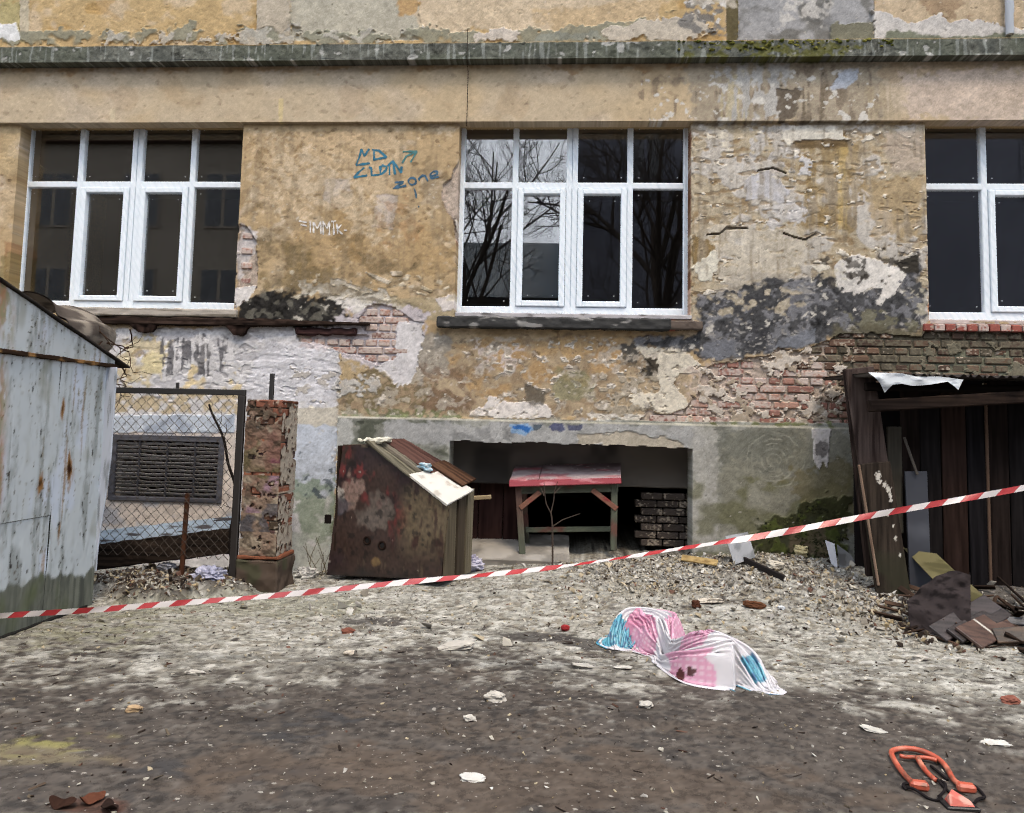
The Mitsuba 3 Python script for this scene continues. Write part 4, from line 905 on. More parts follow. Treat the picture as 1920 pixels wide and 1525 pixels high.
# gable above the seam and the sloping roof
sl = (2.289 - 1.877) / (2.86 - 1.446)
zr = lambda y: 1.877 - (y + 1.446) * sl
Y = np.linspace(SY0, -1.55, 240); V, F = [], []
nz_ = 40
for y in Y:
    for t in np.linspace(0, 1, nz_): V.append((XS + .022 + .004 * math.sin(9 * y), y, 1.862 + t * max(zr(y) - 1.862 - .012, .004)))
i = np.arange(len(Y) * nz_).reshape(len(Y), nz_)
a, b, c, d = (q.ravel() for q in (i[:-1, :-1], i[1:, :-1], i[1:, 1:], i[:-1, 1:]))
m = trimesh.Trimesh(V, np.vstack([np.c_[a, b, c], np.c_[a, c, d]]), process=False)
put("gable_sheet", m, "satin_coat", shed_col(m.vertices + (0, 0, .5)), parent=SH)
p0, p1 = (XS - 1.42, -1.37, zr(-1.37)), (XS - 1.42, -4.6, zr(-4.6))
m = fine(plank(p0, p1, 2.94, .014, (1, 0, 0), .004), .08)
put("roof", m, "matte_coat", wood(m.vertices, 1, S(44, 40, 38), S(82, 76, 72), 2), parent=SH)
m = rough(box(XS - .01, XS + .035, SY0, -1.5, 1.838, 1.866, .004), .004, .03, 20)
put("rusty_trim", m, "matte_coat", lerp(np.broadcast_to(S(58, 44, 34), m.vertices.shape), S(158, 116, 64), ss(.1, .6, N(m.vertices, [10, 14, 10], 3, 5))), parent=SH)
m = rough(box(XS - .02, XS + .02, SY0, -1.70, -.04, .012, .004), .004, .05)
put("sill_rail", m, "matte_coat", S(46, 46, 44), parent=SH)

# bent roofing felt on the shed roof
ny = 44; V, F = [], []
fy = np.linspace(-1.34, -.72, 26)
pf = [(-4.794,2.432),(-4.637,2.43),(-4.502,2.45),(-4.378,2.414),(-4.261,2.336),(-4.19,2.281),(-4.131,2.263),(-4.116,2.198),(-4.147,2.095),(-4.231,2.047)]
tp_ = spline([(x, 0, z) for x, z in pf], ny)
for q_, y in enumerate(fy):
    for k_ in range(ny): V.append((tp_[k_, 0] + .03 * math.sin(6 * y + k_ * .2), y + .02 * math.sin(k_ * .4), tp_[k_, 2] + .025 * math.sin(9 * y + k_ * .12) - .05 * (y + 1.1)))
fx = fy
for i_ in range(len(fx) - 1):
    for k_ in range(ny - 1):
        a = i_ * ny + k_; F += [(a, a + ny, a + ny + 1), (a, a + ny + 1, a + 1)]
m = trimesh.Trimesh(np.array(V), np.array(F), process=False)
bot = m.copy(); bot.vertices = m.vertices - (0, .004, .012); bot.invert()
RF = thing("roofing_felt", "curled grey roofing felt at the back of the shed roof under the left window", "roofing felt")
m2 = cat_([m, bot])
put(RF, m2, "matte_coat", lerp(np.broadcast_to(S(92, 84, 78), m2.vertices.shape), S(152, 142, 130), ss(-.2, .7, N(m2.vertices, [6, 9, 9], 3, 8))))

# barbed coil and twigs above the fence
TW = thing("dry_briar", "tangle of dry briar stems between the shed roof and the wire fence", "briar")
rt = np.random.default_rng(8)
ms = []
for (a_, b_) in (((-4.204,2.308), (-3.744,1.837)), ((-4.117,2.117), (-3.821,1.741)), ((-3.827,2.208), (-3.977,1.881)), ((-3.864,1.883), (-3.966,1.715)), ((-4.043,2.118), (-3.815,2.026)), ((-4.048,1.832), (-3.813,1.623))):
    pts = [np.array([a_[0] + (b_[0] - a_[0]) * t, -.9 + .1 * math.sin(9 * t + a_[0] * 7), a_[1] + (b_[1] - a_[1]) * t]) + rt.normal(0, .012, 3) for t in np.linspace(0, 1, 9)]
    ms.append(tube(pts, .007, 5, .003))
for q in range(12):
    o = ms[q % 6].vertices[rt.integers(len(ms[q % 6].vertices))]
    e = o + rt.normal(0, .09, 3); ms.append(tube([o, (o + e) / 2 + rt.normal(0, .015, 3), e], .004, 4, .002))
put(TW, cat_(ms), "matte_coat", S(74, 56, 44))

# ------------------------------------------------------------------ wire fence
FE = thing("wire_fence", "chain link fence panel in a dark steel frame before the vent", "fence")
FY = -1.0
fx0, fx1, fz1, fz0 = -4.6, -2.76, 1.685, .03
put("top_rail", box(fx0, fx1 + .03, FY - .02, FY + .02, fz1 - .03, fz1 + .02, .005), "satin_coat", S(40, 36, 34), parent=FE)
put("post", plank((fx1, FY, fz1 - .03), (-2.762,0.105)[:1] + (FY, -.05), .06, .045, (1, 0, 0), .006), "satin_coat", S(42, 35, 32), parent=FE)
k = put("post", plank((-3.22, FY + .05, .80), (-3.235, FY + .05, -.05), .035, .03, (1, 0, 0), .004), "matte_coat", S(92, 58, 40), parent=FE)
labels[k] = {"label": "short rusty stake"}
put("rail_pin", box((-3.34,1.722)[0] - .012, (-3.34,1.722)[0] + .012, FY - .01, FY + .01, fz1 + .01, fz1 + .07, .003), "satin_coat", S(40, 36, 34), parent=FE)
pitch = .088; ms = []
zw0, zw1 = .25, fz1 - .02
nrow = int((zw1 - zw0) / (pitch / 2))
def sag(x, z): return FY + .03 * math.sin(1.7 * x + 2 * z) * 1.0, z + .008 * math.sin(3 * x)
for q in range(int((fx1 - fx0) / (pitch / 2))):
    xc = fx0 + q * pitch / 2; sg = 1 if q % 2 else -1; pts = []
    for r_ in range(nrow + 1):
        xx_ = min(xc + sg * (pitch / 4 - .001) * (1 if r_ % 2 else -1), fx1 - .015); zz_ = zw1 - r_ * pitch / 2
        y_, z_ = sag(xx_, zz_); pts.append((xx_ + rt.normal(0, .002), y_ + sg * .003, z_))
    ms.append(tube(pts, .0033, 4))
k = put("wire_mesh", cat_(ms), "matte_coat", S(92, 84, 78), parent=FE); labels[k] = {"kind": "stuff"}

# climbing stem beside the post
st = spline([(q[0], -.93, q[1]) for q in [(-3.083,1.576),(-3.028,1.452),(-2.932,1.269),(-2.882,1.063),(-2.817,0.904),(-2.789,0.745),(-2.81,0.608),(-2.831,0.472),(-2.779,0.203)]], 40)
VN = thing("bare_vine", "bare black vine stem climbing the wire fence beside its post", "vine")
ms = [tube(st, .009, 7, .017)]
for q in range(9):
    o = st[rt.integers(6, 36)]; e = o + np.array([rt.uniform(-.16, .1), rt.normal(0, .02), rt.uniform(.0, .16)])
    ms.append(tube([o, (o + e) / 2 + rt.normal(0, .012, 3), e], .004, 4, .002))
put(VN, cat_(ms), "matte_coat", S(44, 38, 36))

# ------------------------------------------------------------------ brick gate pillar
PI_ = thing("gate_pillar", "brick gate pillar with flaking paint and a stub of steel rod", "pillar")
px0, px1, py0, py1, pz = -2.715, -2.40, -1.0, -.62, 1.62
inner = box(px0 + .02, px1 - .02, py0 + .02, py1, .0, pz - .03)
put("mortar", inner, "matte_coat", S(140, 126, 108), parent=PI_)
zq, rw = .30, 0
rp = np.random.default_rng(4)
pal = [S(140, 88, 68), S(104, 74, 60), S(90, 76, 62), S(156, 96, 70), S(86, 64, 62)]
while zq < pz - .05:
    h = .074
    segs = [(px0, px0 + .155), (px0 + .163, px1)] if rw % 2 == 0 else [(px0, px0 + .07), (px0 + .078, px0 + .24), (px0 + .248, px1)]
    for a_, b_ in segs:
        m = box(a_, b_, py0 + rp.uniform(0, .008), py0 + .12, zq, zq + h - .009, .006)
        put("brick", m, "bare_brick", pal[rp.integers(5)] * rp.uniform(.8, 1.2), parent=PI_)
    for a_, b_ in ([(py0 + .122, py0 + .25), (py0 + .258, py1)] if rw % 2 == 0 else [(py0 + .122, py1 - .1), (py1 - .092, py1)]):
        m = box(px1 - .11, px1 + rp.uniform(-.004, .006), a_, b_, zq, zq + h - .009, .006)
        put("brick", m, "bare_brick", pal[rp.integers(5)] * rp.uniform(.8, 1.2), parent=PI_)
    zq += h; rw += 1
# flaking render skin, with gaps
nu, nv = 64, 270
U, Vv = np.meshgrid(np.linspace(px0 - .002, px1 + .002, nu), np.linspace(.30, pz - .01, nv))
p = np.stack([U, np.full_like(U, py0 - .006), Vv], -1).reshape(-1, 3)
g1, g2, g3 = N(p, [9, 1, 7], 3, 3), N(p, [24, 1, 22], 3, 4), N(p, [5, 1, 3], 3, 5)
p[:, 1] += .004 * g2 - .003 * g1
i = np.arange(nu * nv).reshape(nv, nu)
keep = ((g1 * .8 + .5 * g2) < .66).reshape(nv, nu)
keep &= ~((Vv > 1.42) & ((g2.reshape(nv, nu) + (Vv - 1.42) * 3) > .35))
keep &= ~((np.abs(Vv - .99) < .012))
kc = keep[:-1, :-1] & keep[1:, 1:]
a, b, c, d = i[:-1, :-1][kc], i[:-1, 1:][kc], i[1:, 1:][kc], i[1:, :-1][kc]
m = trimesh.Trimesh(p, np.vstack([np.c_[a, b, c], np.c_[a, c, d]]), process=False)
zc = p[:, 2]; lo = lambda a_, sd: N(p, [a_, 1, a_ * .8], 3, sd)
col = np.broadcast_to(S(146, 122, 104), p.shape)
col = lerp(col, S(112, 100, 72), ss(-.3, .5, lo(4, 5)) * (zc > .95))
col = lerp(col, S(176, 160, 138), ss(.0, .6, lo(6, 6)) * .8)
col = lerp(col, S(156, 122, 142), ss(-.2, .4, lo(5, 7)) * ((zc < 1.0) & (zc > .66)) * .8)
col = lerp(col, S(116, 64, 78), ss(.0, .4, lo(6, 8)) * ss(px0 + .16, px0 + .24, p[:, 0]) * ((zc > 1.08) & (zc < 1.45)) * .85)
col = lerp(col, S(136, 102, 86), ss(.2, .6, lo(6, 9)) * .8)
col = lerp(col, S(86, 74, 62), ss(.25, .7, lo(9, 10)) * .75)
col = lerp(col, S(84, 84, 92), ss(.1, .5, lo(7, 11)) * ((zc > .5) & (zc < .74)) * .8)
col = lerp(col, S(92, 58, 46), ss(1.45, 1.58, zc + .05 * g2) * .8)
col = col * (1 + .12 * N(p, [60, 1, 60], 2, 15))[:, None]
put("render_skin", m, "matte_coat", col, parent=PI_)
U, Vv = np.meshgrid(np.linspace(py0 - .004, py1, 70), np.linspace(.30, pz - .02, nv))
p = np.stack([np.full_like(U, px1 + .008), U, Vv], -1).reshape(-1, 3)
g1, g2 = N(p, [1, 9, 7], 3, 33), N(p, [1, 24, 22], 3, 34)
p[:, 0] += .004 * g2
i = np.arange(70 * nv).reshape(nv, 70)
keep = ((g1 * .8 + .5 * g2) < .30).reshape(nv, 70); kc = keep[:-1, :-1] & keep[1:, 1:]
a, b, c, d = i[:-1, :-1][kc], i[:-1, 1:][kc], i[1:, 1:][kc], i[1:, :-1][kc]
m = trimesh.Trimesh(p, np.vstack([np.c_[a, b, c], np.c_[a, c, d]]), process=False)
put("render_skin", m, "matte_coat", lerp(np.broadcast_to(S(176, 164, 148), p.shape), S(110, 88, 72), ss(.0, .6, g2 + .4 * g1)), parent=PI_)
m = rough(box(px0 - .02, px1 + .03, py0 - .03, py1 + .02, -.12, .27, .015), .010, .03, 9)
g = N(m.vertices, [7] * 3, 3, 6)
put("base", m, "matte_coat", lerp(np.broadcast_to(S(92, 78, 68), m.vertices.shape), S(82, 80, 62), ss(.0, .6, g)), parent=PI_)
m = rough(box(px0 - .015, px1 + .03, py0 - .015, py1 + .01, .268, .302, .008), .005, .03, 9)
put("base_course", m, "matte_coat", S(140, 84, 58), parent=PI_)
m = rough(box(px0 + .0, px1 + .01, py0 - .0, py1, pz - .028, pz, .01), .006, .03, 12)
put("cap", m, "matte_coat", lerp(np.broadcast_to(S(82, 52, 42), m.vertices.shape), S(140, 82, 54), ss(.1, .7, N(m.vertices, [14] * 3, 2, 5))), parent=PI_)
rx = (-2.578,1.77)
put("steel_rod", box(rx[0] - .018, rx[0] + .018, -.82, -.785, pz - .02, (-2.583,1.861)[1], .004), "satin_coat", S(40, 38, 38), parent=PI_)

# debris shut in behind the fence: a fallen black board and a bluish painted plank
BB = thing("fallen_board", "long black fallen board lying slanted at the foot of the fence", "board")
a_, b_ = (-4.288,0.176), (-2.816,0.399)
m = rough(plank((a_[0], -.80, a_[1]), (b_[0], -.80, b_[1]), .22, .03, (0, .25, 1), .006), .006, .04)
put(BB, m, "matte_coat", wood(m.vertices, 0, S(26, 22, 20), S(66, 54, 46), 3))
PB = thing("painted_plank", "pale blue flaking plank lying above the black board", "plank")
a_, b_ = (-4.312,0.31), (-2.845,0.511)
m = rough(plank((a_[0], -.70, a_[1]), (b_[0], -.70, b_[1]), .19, .025, (0, .5, .85), .006), .005, .03)
p = m.vertices; g = N(p, [6, 20, 25], 3, 4)
put(PB, m, "matte_coat", lerp(np.broadcast_to(S(176, 198, 220), p.shape), S(92, 90, 96), ss(.35, .7, g)))

# ------------------------------------------------------------------ rusty coal bin
BN = thing("coal_bin", "rusty dark bin with a sloping lid beside the basement opening", "bin")
FLx, FLy, FRx, FRy = -2.13, -.45, -1.07, -.845
dirv = np.array([FRx - FLx, FRy - FLy, 0]); Lb = np.linalg.norm(dirv); dirv /= Lb
ev = np.array([-dirv[1], dirv[0], 0])
PR = np.array([(-2.106,-0.459,0.058),(-2.0,-0.498,1.23),(-1.744,-0.594,1.253),(-1.314,-0.754,0.988),(-0.958,-0.887,0.744),(-1.006,-0.869,0.127)])
DB = .46
def rust_col(p):
    g1, g2, g3 = N(p, [3, 3, 2.2], 3, 41), N(p, [12, 12, 7], 3, 42), N(p, [30, 30, 5], 3, 43)
    s = (p - PR[0]) @ dirv; z = p[:, 2]
    c = np.broadcast_to(S(74, 54, 48), p.shape)
    c = lerp(c, S(58, 42, 46), ss(-.1, .6, g1))
    red = ss(.16, -.02, np.abs((z - .84) + .42 * (s - .5) - .12 * np.cos(4 * s)) - .05 - .07 * g2 - .05 * g3) * ss(.05, .25, s + .1 * g2) * ss(1.05, .8, s)
    c = lerp(c, S(132, 52, 52), red * ss(-.4, .3, g2 + .4 * g3) * .95)
    c = lerp(c, S(172, 140, 128), ss(.55, .3, np.hypot((s - .20) / .30, (z - .80) / .26) + .35 * g2) * .9)
    c = lerp(c, S(206, 196, 186), ss(.30, .15, np.hypot((s - .10) / .16, (z - .82) / .20) + .25 * g2))
    c = lerp(c, S(84, 84, 98), ss(.5, .2, np.hypot((s - .10) / .2, (z - .68) / .14) + .3 * g2) * .8)
    c = lerp(c, S(124, 112, 104), ss(.75, .45, np.hypot((s - .48) / .28, (z - .64) / .22) + .35 * g2) * .8)
    yel = ss(.68, .85, s + .03 * g2 + .02 * g3) * ss(.75, .6, z + .05 * g2 - .2) * ss(.20, .5, z)
    c = lerp(c, lerp(np.broadcast_to(S(122, 106, 80), p.shape), S(62, 48, 38), ss(.2, .6, g2)), yel * .85)
    c = lerp(c, S(62, 30, 30), ss(.2, .8, g3) * (s > .62) * .7)
    c = lerp(c, S(120, 108, 84), ss(.4, .9, g3) * ss(.4, .1, z) * .6)
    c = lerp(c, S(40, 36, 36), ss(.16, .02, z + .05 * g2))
    c = lerp(c, S(196, 182, 170), ss(.95, 1.05, g2 * .8 + .4 * g3))
    c = lerp(c, S(24, 20, 20), ss(1.0, .7, np.hypot((s - .42) / .055, (z - .40) / .05) + .3 * g2) + ss(1.0, .7, np.hypot((s - .58) / .06, (z - .37) / .05) + .3 * g2))
    c = lerp(c, S(150, 120, 74), ss(.8, .4, np.hypot((s - .52) / .07, (z - .22) / .06) + .3 * g2) * .8)
    c = c * (1 + .25 * N(p, [60, 60, 30], 2, 47))[:, None]
    c = lerp(c, S(36, 30, 30), ss(.55, .9, N(p, [22, 22, 14], 3, 48)) * .7)
    return c * .85
m = fine(slab(PR + 0, -ev, .02), .014)
m.vertices = m.vertices + np.outer(.008 * N(m.vertices, [3, 3, 3], 2, 9), ev)
put("front_panel", m, "gloss_coat", rust_col(m.vertices), parent=BN)
# right side: two upright boards and a gap
PB_ = PR + ev * DB
LB_ = lambda t: ev * DB + np.array([.07, 0, .02 + .11 * t])
rs = [PR[4], PR[4] + ev * DB, PR[5] + ev * DB, PR[5]]
for t0, t1, cc in ((0.03, .40, S(112, 102, 84)), (.44, .72, S(86, 76, 64)), (.75, 1.0, S(134, 124, 102))):
    q4 = [PR[4] + LB_(1) * t0, PR[4] + LB_(1) * t1, PR[5] + ev * DB * t1, PR[5] + ev * DB * t0]
    m = fine(slab(q4, dirv, .02), .03)
    put("side_board", m, "matte_coat", wood(m.vertices, 2, cc * .55, cc, 6), parent=BN)
m = slab([PR[0], PR[1], PR[1] + ev * DB, PR[0] + ev * DB], -dirv, .02)
put("side_board", m, "matte_coat", S(58, 46, 40), parent=BN)
put("back_panel", slab(PR + ev * DB, ev, .02), "matte_coat", S(60, 48, 42), parent=BN)
# lid: two planks up, one rusty sheet below, the white board showing between
nl_ = np.cross(PR[4] - PR[2], LB_(.6)); nl_ /= np.linalg.norm(nl_)
if nl_[2] < 0: nl_ = -nl_
up_ = nl_ * .022
def lidpt(t, s, h=0): return PR[2] + (PR[4] - PR[2]) * t + LB_(t) * s + nl_ * h
m = fine(slab([PR[1], PR[2], PR[2] + ev * DB, PR[1] + ev * DB], (0, 0, 1), .02), .03)
put("top_board", m, "matte_coat", wood(m.vertices, 0, S(72, 60, 50), S(120, 108, 92), 2), parent=BN)
for (t0, t1, s0, s1, h, ca, cb, nm) in ((-.02, .54, -.04, .20, .020, S(84, 80, 66), S(132, 126, 108), "lid_plank"), (-.01, .53, .21, .42, .022, S(92, 86, 74), S(128, 120, 106), "lid_plank"),
                                  (-.02, .60, .43, 1.04, .026, S(72, 48, 44), S(104, 74, 66), "lid_sheet"), (.50, .90, .62, 1.06, .045, S(64, 44, 34), S(104, 74, 54), "lid_sheet")):
    qd = np.array([lidpt(t0, s0, h), lidpt(t1, s0, h), lidpt(t1, s1, h), lidpt(t0, s1, h)])
    nn_ = np.cross(qd[2] - qd[0], qd[3] - qd[1]); nn_ *= np.sign(nn_[2]) / np.linalg.norm(nn_)
    m = rough(trimesh.convex.convex_hull(np.vstack([qd, qd - nn_ * .014])), .003, .03)
    q = m.vertices; gl = N(np.c_[(q - PR[2]) @ ((PR[4] - PR[2]) / np.linalg.norm(PR[4] - PR[2])) * 2.5, (q - PR[2]) @ ev * 45, q[:, 2] * 0], [1] * 3, 3, 6)
    put(nm, m, "matte_coat", lerp(np.broadcast_to(ca, q.shape), cb, np.clip(.5 + .6 * gl, 0, 1)), parent=BN)
qd = np.array([lidpt(.52, -.02, .022), lidpt(.99, -.02, .022), lidpt(.99, .80, .022), lidpt(.55, .62, .022)])
m = rough(trimesh.convex.convex_hull(np.vstack([qd, qd - nl_ * .02])), .004, .02)
k = put("lid_board", m, "matte_coat", lerp(np.broadcast_to(S(226, 222, 214), m.vertices.shape), S(196, 188, 176), ss(.2, .8, N(m.vertices, [14] * 3, 3, 3))), parent=BN)
labels[k] = {"label": "white board under the rusty lid"}
for s_, z_ in ((.42, .40), (.58, .37)):
    c_ = PR[0] + dirv * s_; c_ = np.array([c_[0], c_[1], z_]) - ev * .006
    t_ = trimesh.creation.torus(.032, .009, 20, 8); Mx = np.eye(4); Mx[:3, 0], Mx[:3, 1], Mx[:3, 2], Mx[:3, 3] = dirv, (0, 0, 1), -ev, c_; t_.apply_transform(Mx)
    put("bolt_ring", t_, "matte_coat", S(48, 36, 32), parent=BN)
c_ = PR[0] - dirv * .02 + (0, 0, .5)
put("hinge", plank(c_ - (0, 0, .04), c_ + (0, 0, .04), .06, .03, dirv, .004), "matte_coat", S(40, 34, 32), parent=BN)
# rag and plaster on the bin, stick behind it
rf = np.random.default_rng(77)
def lump(c, r, seed, sub_=2, flat=1.0, amp=.35):
    m_ = trimesh.creation.icosphere(sub_, 1.0)
    v_ = m_.vertices * (1 + amp * N(m_.vertices + seed * 3.1, [1.6] * 3, 2, seed))[:, None]
    m_.vertices = v_ * (np.asarray(r) * (1, 1, flat)) + np.asarray(c)
    return m_
RG = thing("blue_rag", "small pale blue rag on the lid of the rusty bin", "rag")
m = lump(lidpt(.53, .42, .05), (.055, .045, .03), 5, 3, 1, .5)
put(RG, m, "matte_coat", lerp(np.broadcast_to(S(140, 184, 206), m.vertices.shape), S(206, 222, 232), ss(-.2, .6, N(m.vertices, [40] * 3, 2, 2))))
CK = thing("plaster_heap", "crumbled white plaster on top of the rusty bin", "plaster")
ms = []
for q in range(16):
    ms.append(lump(PR[1] + (PR[2] - PR[1]) * rf.uniform(.45, 1.5) + ev * DB * rf.uniform(.1, .8) + (0, 0, .02 + .025 * rf.random()), rf.uniform(.02, .045, 3), q, 1, .6))
m = cat_(ms); put(CK, m, "matte_coat", S(226, 222, 204) * (1 + .1 * N(m.vertices, [30] * 3, 2, 1))[:, None])
labels[CK]["kind"] = "stuff"
SK = thing("broken_stick", "pale broken stick jutting out behind the rusty bin", "stick")
a_, b_ = (-0.97,0.74), (-0.658,0.77)
put(SK, cat_([plank((a_[0], -.1, a_[1]), (b_[0], -.12, b_[1]), .04, .03, (0, 0, 1), .006), plank((a_[0] + .02, -.1, a_[1] - .12), (a_[0] + .13, -.11, a_[1] - .02), .014, .014, (0, 0, 1), .003)]), "matte_coat", S(170, 148, 112))

# ------------------------------------------------------------------ old desk in the opening
DK = thing("school_desk", "old desk with a sloping red top on green legs", "desk")
ty0, ty1 = .02, .46
A0, A1 = np.array((-.50, ty0, .905)), np.array((.575, ty0, .965))
B0, B1 = np.array((-.455, ty1, 1.085)), np.array((.60, ty1, 1.14))
nt = np.cross(A1 - A0, B0 - A0); nt /= np.linalg.norm(nt)
def red_sheen_col(p):
    t = (p - A0) @ ((B0 - A0) / np.linalg.norm(B0 - A0)) / np.linalg.norm(B0 - A0)
    g = N(p, [4, 14, 10], 3, 12); g2 = N(p, [30] * 3, 2, 13)
    c = lerp(np.broadcast_to(S(156, 52, 68), p.shape), S(178, 160, 164), ss(.06, .30, t + .12 * g))  # sky reflection painted as pale grey behind the red front of the top
    c = lerp(c, S(126, 108, 112), ss(.45, .8, t + .2 * g)); c = lerp(c, S(206, 192, 192), ss(.9, 1.2, g2 + .3 * g) * .6)
    return lerp(c, S(190, 84, 98), ss(.35, .7, g) * .6)
m = rough(slab([A0, A0 + (A1 - A0) * .26, B0 + (B1 - B0) * .26, B0], nt, .03), .0015, .02)
put("top_board", m, "satin_coat", red_sheen_col(m.vertices), parent=DK)
m = rough(slab([A0 + (A1 - A0) * .266, A1, B1, B0 + (B1 - B0) * .266], nt, .03), .0015, .02)
put("top_board", m, "satin_coat", red_sheen_col(m.vertices), parent=DK)
m = fine(plank(A0 + (0, -.012, -.018), A1 + (0, -.012, -.018), .06, .02, (0, .25, 1), .006), .03)
put("front_edge", m, "satin_coat", lerp(np.broadcast_to(S(168, 36, 58), m.vertices.shape), S(206, 120, 130), ss(.3, .8, N(m.vertices, [8, 8, 20], 3, 3))), parent=DK)
grn = lambda p, s=0: lerp(lerp(np.broadcast_to(S(104, 110, 94), p.shape), S(86, 84, 74), ss(.0, .6, N(p, [5, 5, 3], 3, 20 + s))), S(120, 84, 74), ss(.25, .6, N(p, [6, 6, 4], 3, 30 + s)))
lz = lambda x: .90 + (x + .5) * .051
for (x, y, zb_, s) in ((-.385, .08, .17, 1), (.515, .08, .28, 2), (-.36, .42, .2, 3), (.53, .42, .28, 4)):
    m = fine(plank((x - .03 * (x < 0), y, lz(x) - .04 + (.13 if y > .3 else 0)), (x + .03 * (x < 0), y, zb_), .06, .05, (1, 0, 0), .005), .04)
    cc = grn(m.vertices, s)
    if x < 0: cc = lerp(cc, S(112, 70, 66), ss(.3, .7, m.vertices[:, 2]) * .7)
    put("leg", m, "matte_coat", cc, parent=DK)
for y, dz in ((.08, 0), (.42, .12)):
    m = fine(plank((-.41, y - .005, lz(-.4) - .075 + dz), (.55, y - .005, lz(.55) - .075 + dz), .085, .03, (0, 0, 1), .004), .05)
    put("apron", m, "matte_coat", grn(m.vertices, 5), parent=DK)
for x in (-.385, .515):
    put("side_rail", plank((x, .08, lz(x) - .08), (x, .42, lz(x) + .03), .07, .025, (0, 0, 1), .004), "matte_coat", S(92, 92, 72), parent=DK)
    put("foot_rail", plank((x, .08, .42), (x, .42, .44), .05, .025, (0, 0, 1), .004), "matte_coat", S(84, 92, 68), parent=DK)
for x0_, x1_, zt_, zb2 in ((-.39, -.20, lz(-.2) - .10, lz(-.4) - .25), (.54, .30, lz(.3) - .09, lz(.54) - .28)):
    m = fine(plank((x0_, .055, zb2), (x1_, .055, zt_), .05, .022, (0, 0, 1), .004), .04)
    put("brace", m, "matte_coat", lerp(np.broadcast_to(S(146, 100, 82), m.vertices.shape), S(150, 60, 60), ss(.1, .6, N(m.vertices, [9] * 3, 2, 4))), parent=DK)
m = fine(plank((-.34, .25, .425), (.53, .25, .46), .05, .03, (0, 0, 1), .004), .05)
put("stretcher", m, "matte_coat", grn(m.vertices, 7), parent=DK)
# sapling in front of the desk
SP = thing("thin_sapling", "thin bare sapling growing up in front of the desk", "sapling")
tz = [(-0.072,0.08),(-0.065,0.225),(-0.069,0.418),(-0.077,0.588),(-0.088,0.651)]
s0 = spline([(x, -.25, z) for x, z in tz], 14)
fk = s0[-1]
ms = [tube(s0, .011, 6, .008)]
for path in ([(-0.088,0.651),(-0.134,0.733),(-0.15,0.83),(-0.157,0.928)], [(-0.088,0.651),(-0.065,0.759),(-0.057,0.858),(-0.029,0.942)], [(-0.075,0.525),(0.022,0.591),(0.12,0.628),(0.183,0.65)], [(-0.155,0.806),(-0.186,0.878)], [(-0.056,0.833),(0.002,0.898)]):
    ms.append(tube([(x, -.25 + .01 * i_, z) for i_, (x, z) in enumerate(path)], .006, 5, .003))
put(SP, cat_(ms), "matte_coat", S(84, 72, 64))

# ------------------------------------------------------------------ lean-to at the right edge
LT = thing("lean_to", "dark plank lean-to with a corrugated roof at the right", "shed")
RY, BY = -1.15, -.72
rl = [(2.452,1.934),(2.801,1.915),(3.197,1.896),(3.656,1.931)]
# corrugated roof, rising to the wall
xr0, xr1 = rl[0][0] - .02, 5.2
nxr = 260
X_ = np.linspace(xr0, xr1, nxr); Vr = []
for y, dz in ((RY, 0), (-.6, .015), (-.06, .03)):
    for x in X_: Vr.append((x, y + (.03 * math.sin(17 * x) + .02 * math.sin(41 * x) if y == RY else 0), 1.925 + dz + .012 * math.sin(x * 2 * math.pi / .062)))
i = np.arange(3 * nxr).reshape(3, nxr)
a, b, c, d = (q.ravel() for q in (i[:-1, :-1], i[:-1, 1:], i[1:, 1:], i[1:, :-1]))
m = trimesh.Trimesh(Vr, np.vstack([np.c_[a, b, c], np.c_[a, c, d]]), process=False)
b_ = m.copy(); b_.vertices = b_.vertices - (0, 0, .006); b_.invert(); m = cat_([m, b_])
put("roof", m, "satin_coat", lerp(np.broadcast_to(S(66, 60, 58), m.vertices.shape), S(120, 116, 112), ss(.0, .8, N(m.vertices, [4, 4, 4], 3, 6))), parent=LT)
edge = [(2.437,1.94),(2.527,1.847),(2.567,1.776),(2.618,1.841),(2.692,1.85),(2.782,1.835),(2.898,1.846),(3.042,1.874),(3.122,1.808),(3.169,1.894),(2.981,1.915),(2.817,1.912),(2.694,1.936)]
m = fine(slab([(x, -1.19, z) for x, z in edge], (0, -1, .15), .004), .02)
m.vertices = m.vertices + np.c_[np.zeros(len(m.vertices)), .02 * N(m.vertices, [6, 1, 9], 2, 8), np.zeros(len(m.vertices))]
k = put("torn_tin", m, "satin_coat", lerp(np.broadcast_to(S(214, 222, 230), m.vertices.shape), S(150, 160, 172), ss(.3, .8, N(m.vertices, [12, 2, 25], 3, 4))), parent=LT)
labels[k] = {"label": "torn bright tin edge hanging from the roof"}
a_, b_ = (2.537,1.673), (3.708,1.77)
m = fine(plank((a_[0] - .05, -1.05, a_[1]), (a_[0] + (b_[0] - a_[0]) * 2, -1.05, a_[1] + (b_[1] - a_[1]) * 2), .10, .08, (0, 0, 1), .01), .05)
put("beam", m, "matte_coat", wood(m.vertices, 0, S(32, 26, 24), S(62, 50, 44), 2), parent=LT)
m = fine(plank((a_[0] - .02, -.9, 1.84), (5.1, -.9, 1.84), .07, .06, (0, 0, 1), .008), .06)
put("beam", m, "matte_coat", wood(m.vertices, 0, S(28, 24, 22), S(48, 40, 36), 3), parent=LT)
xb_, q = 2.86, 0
rl_ = np.random.default_rng(12)
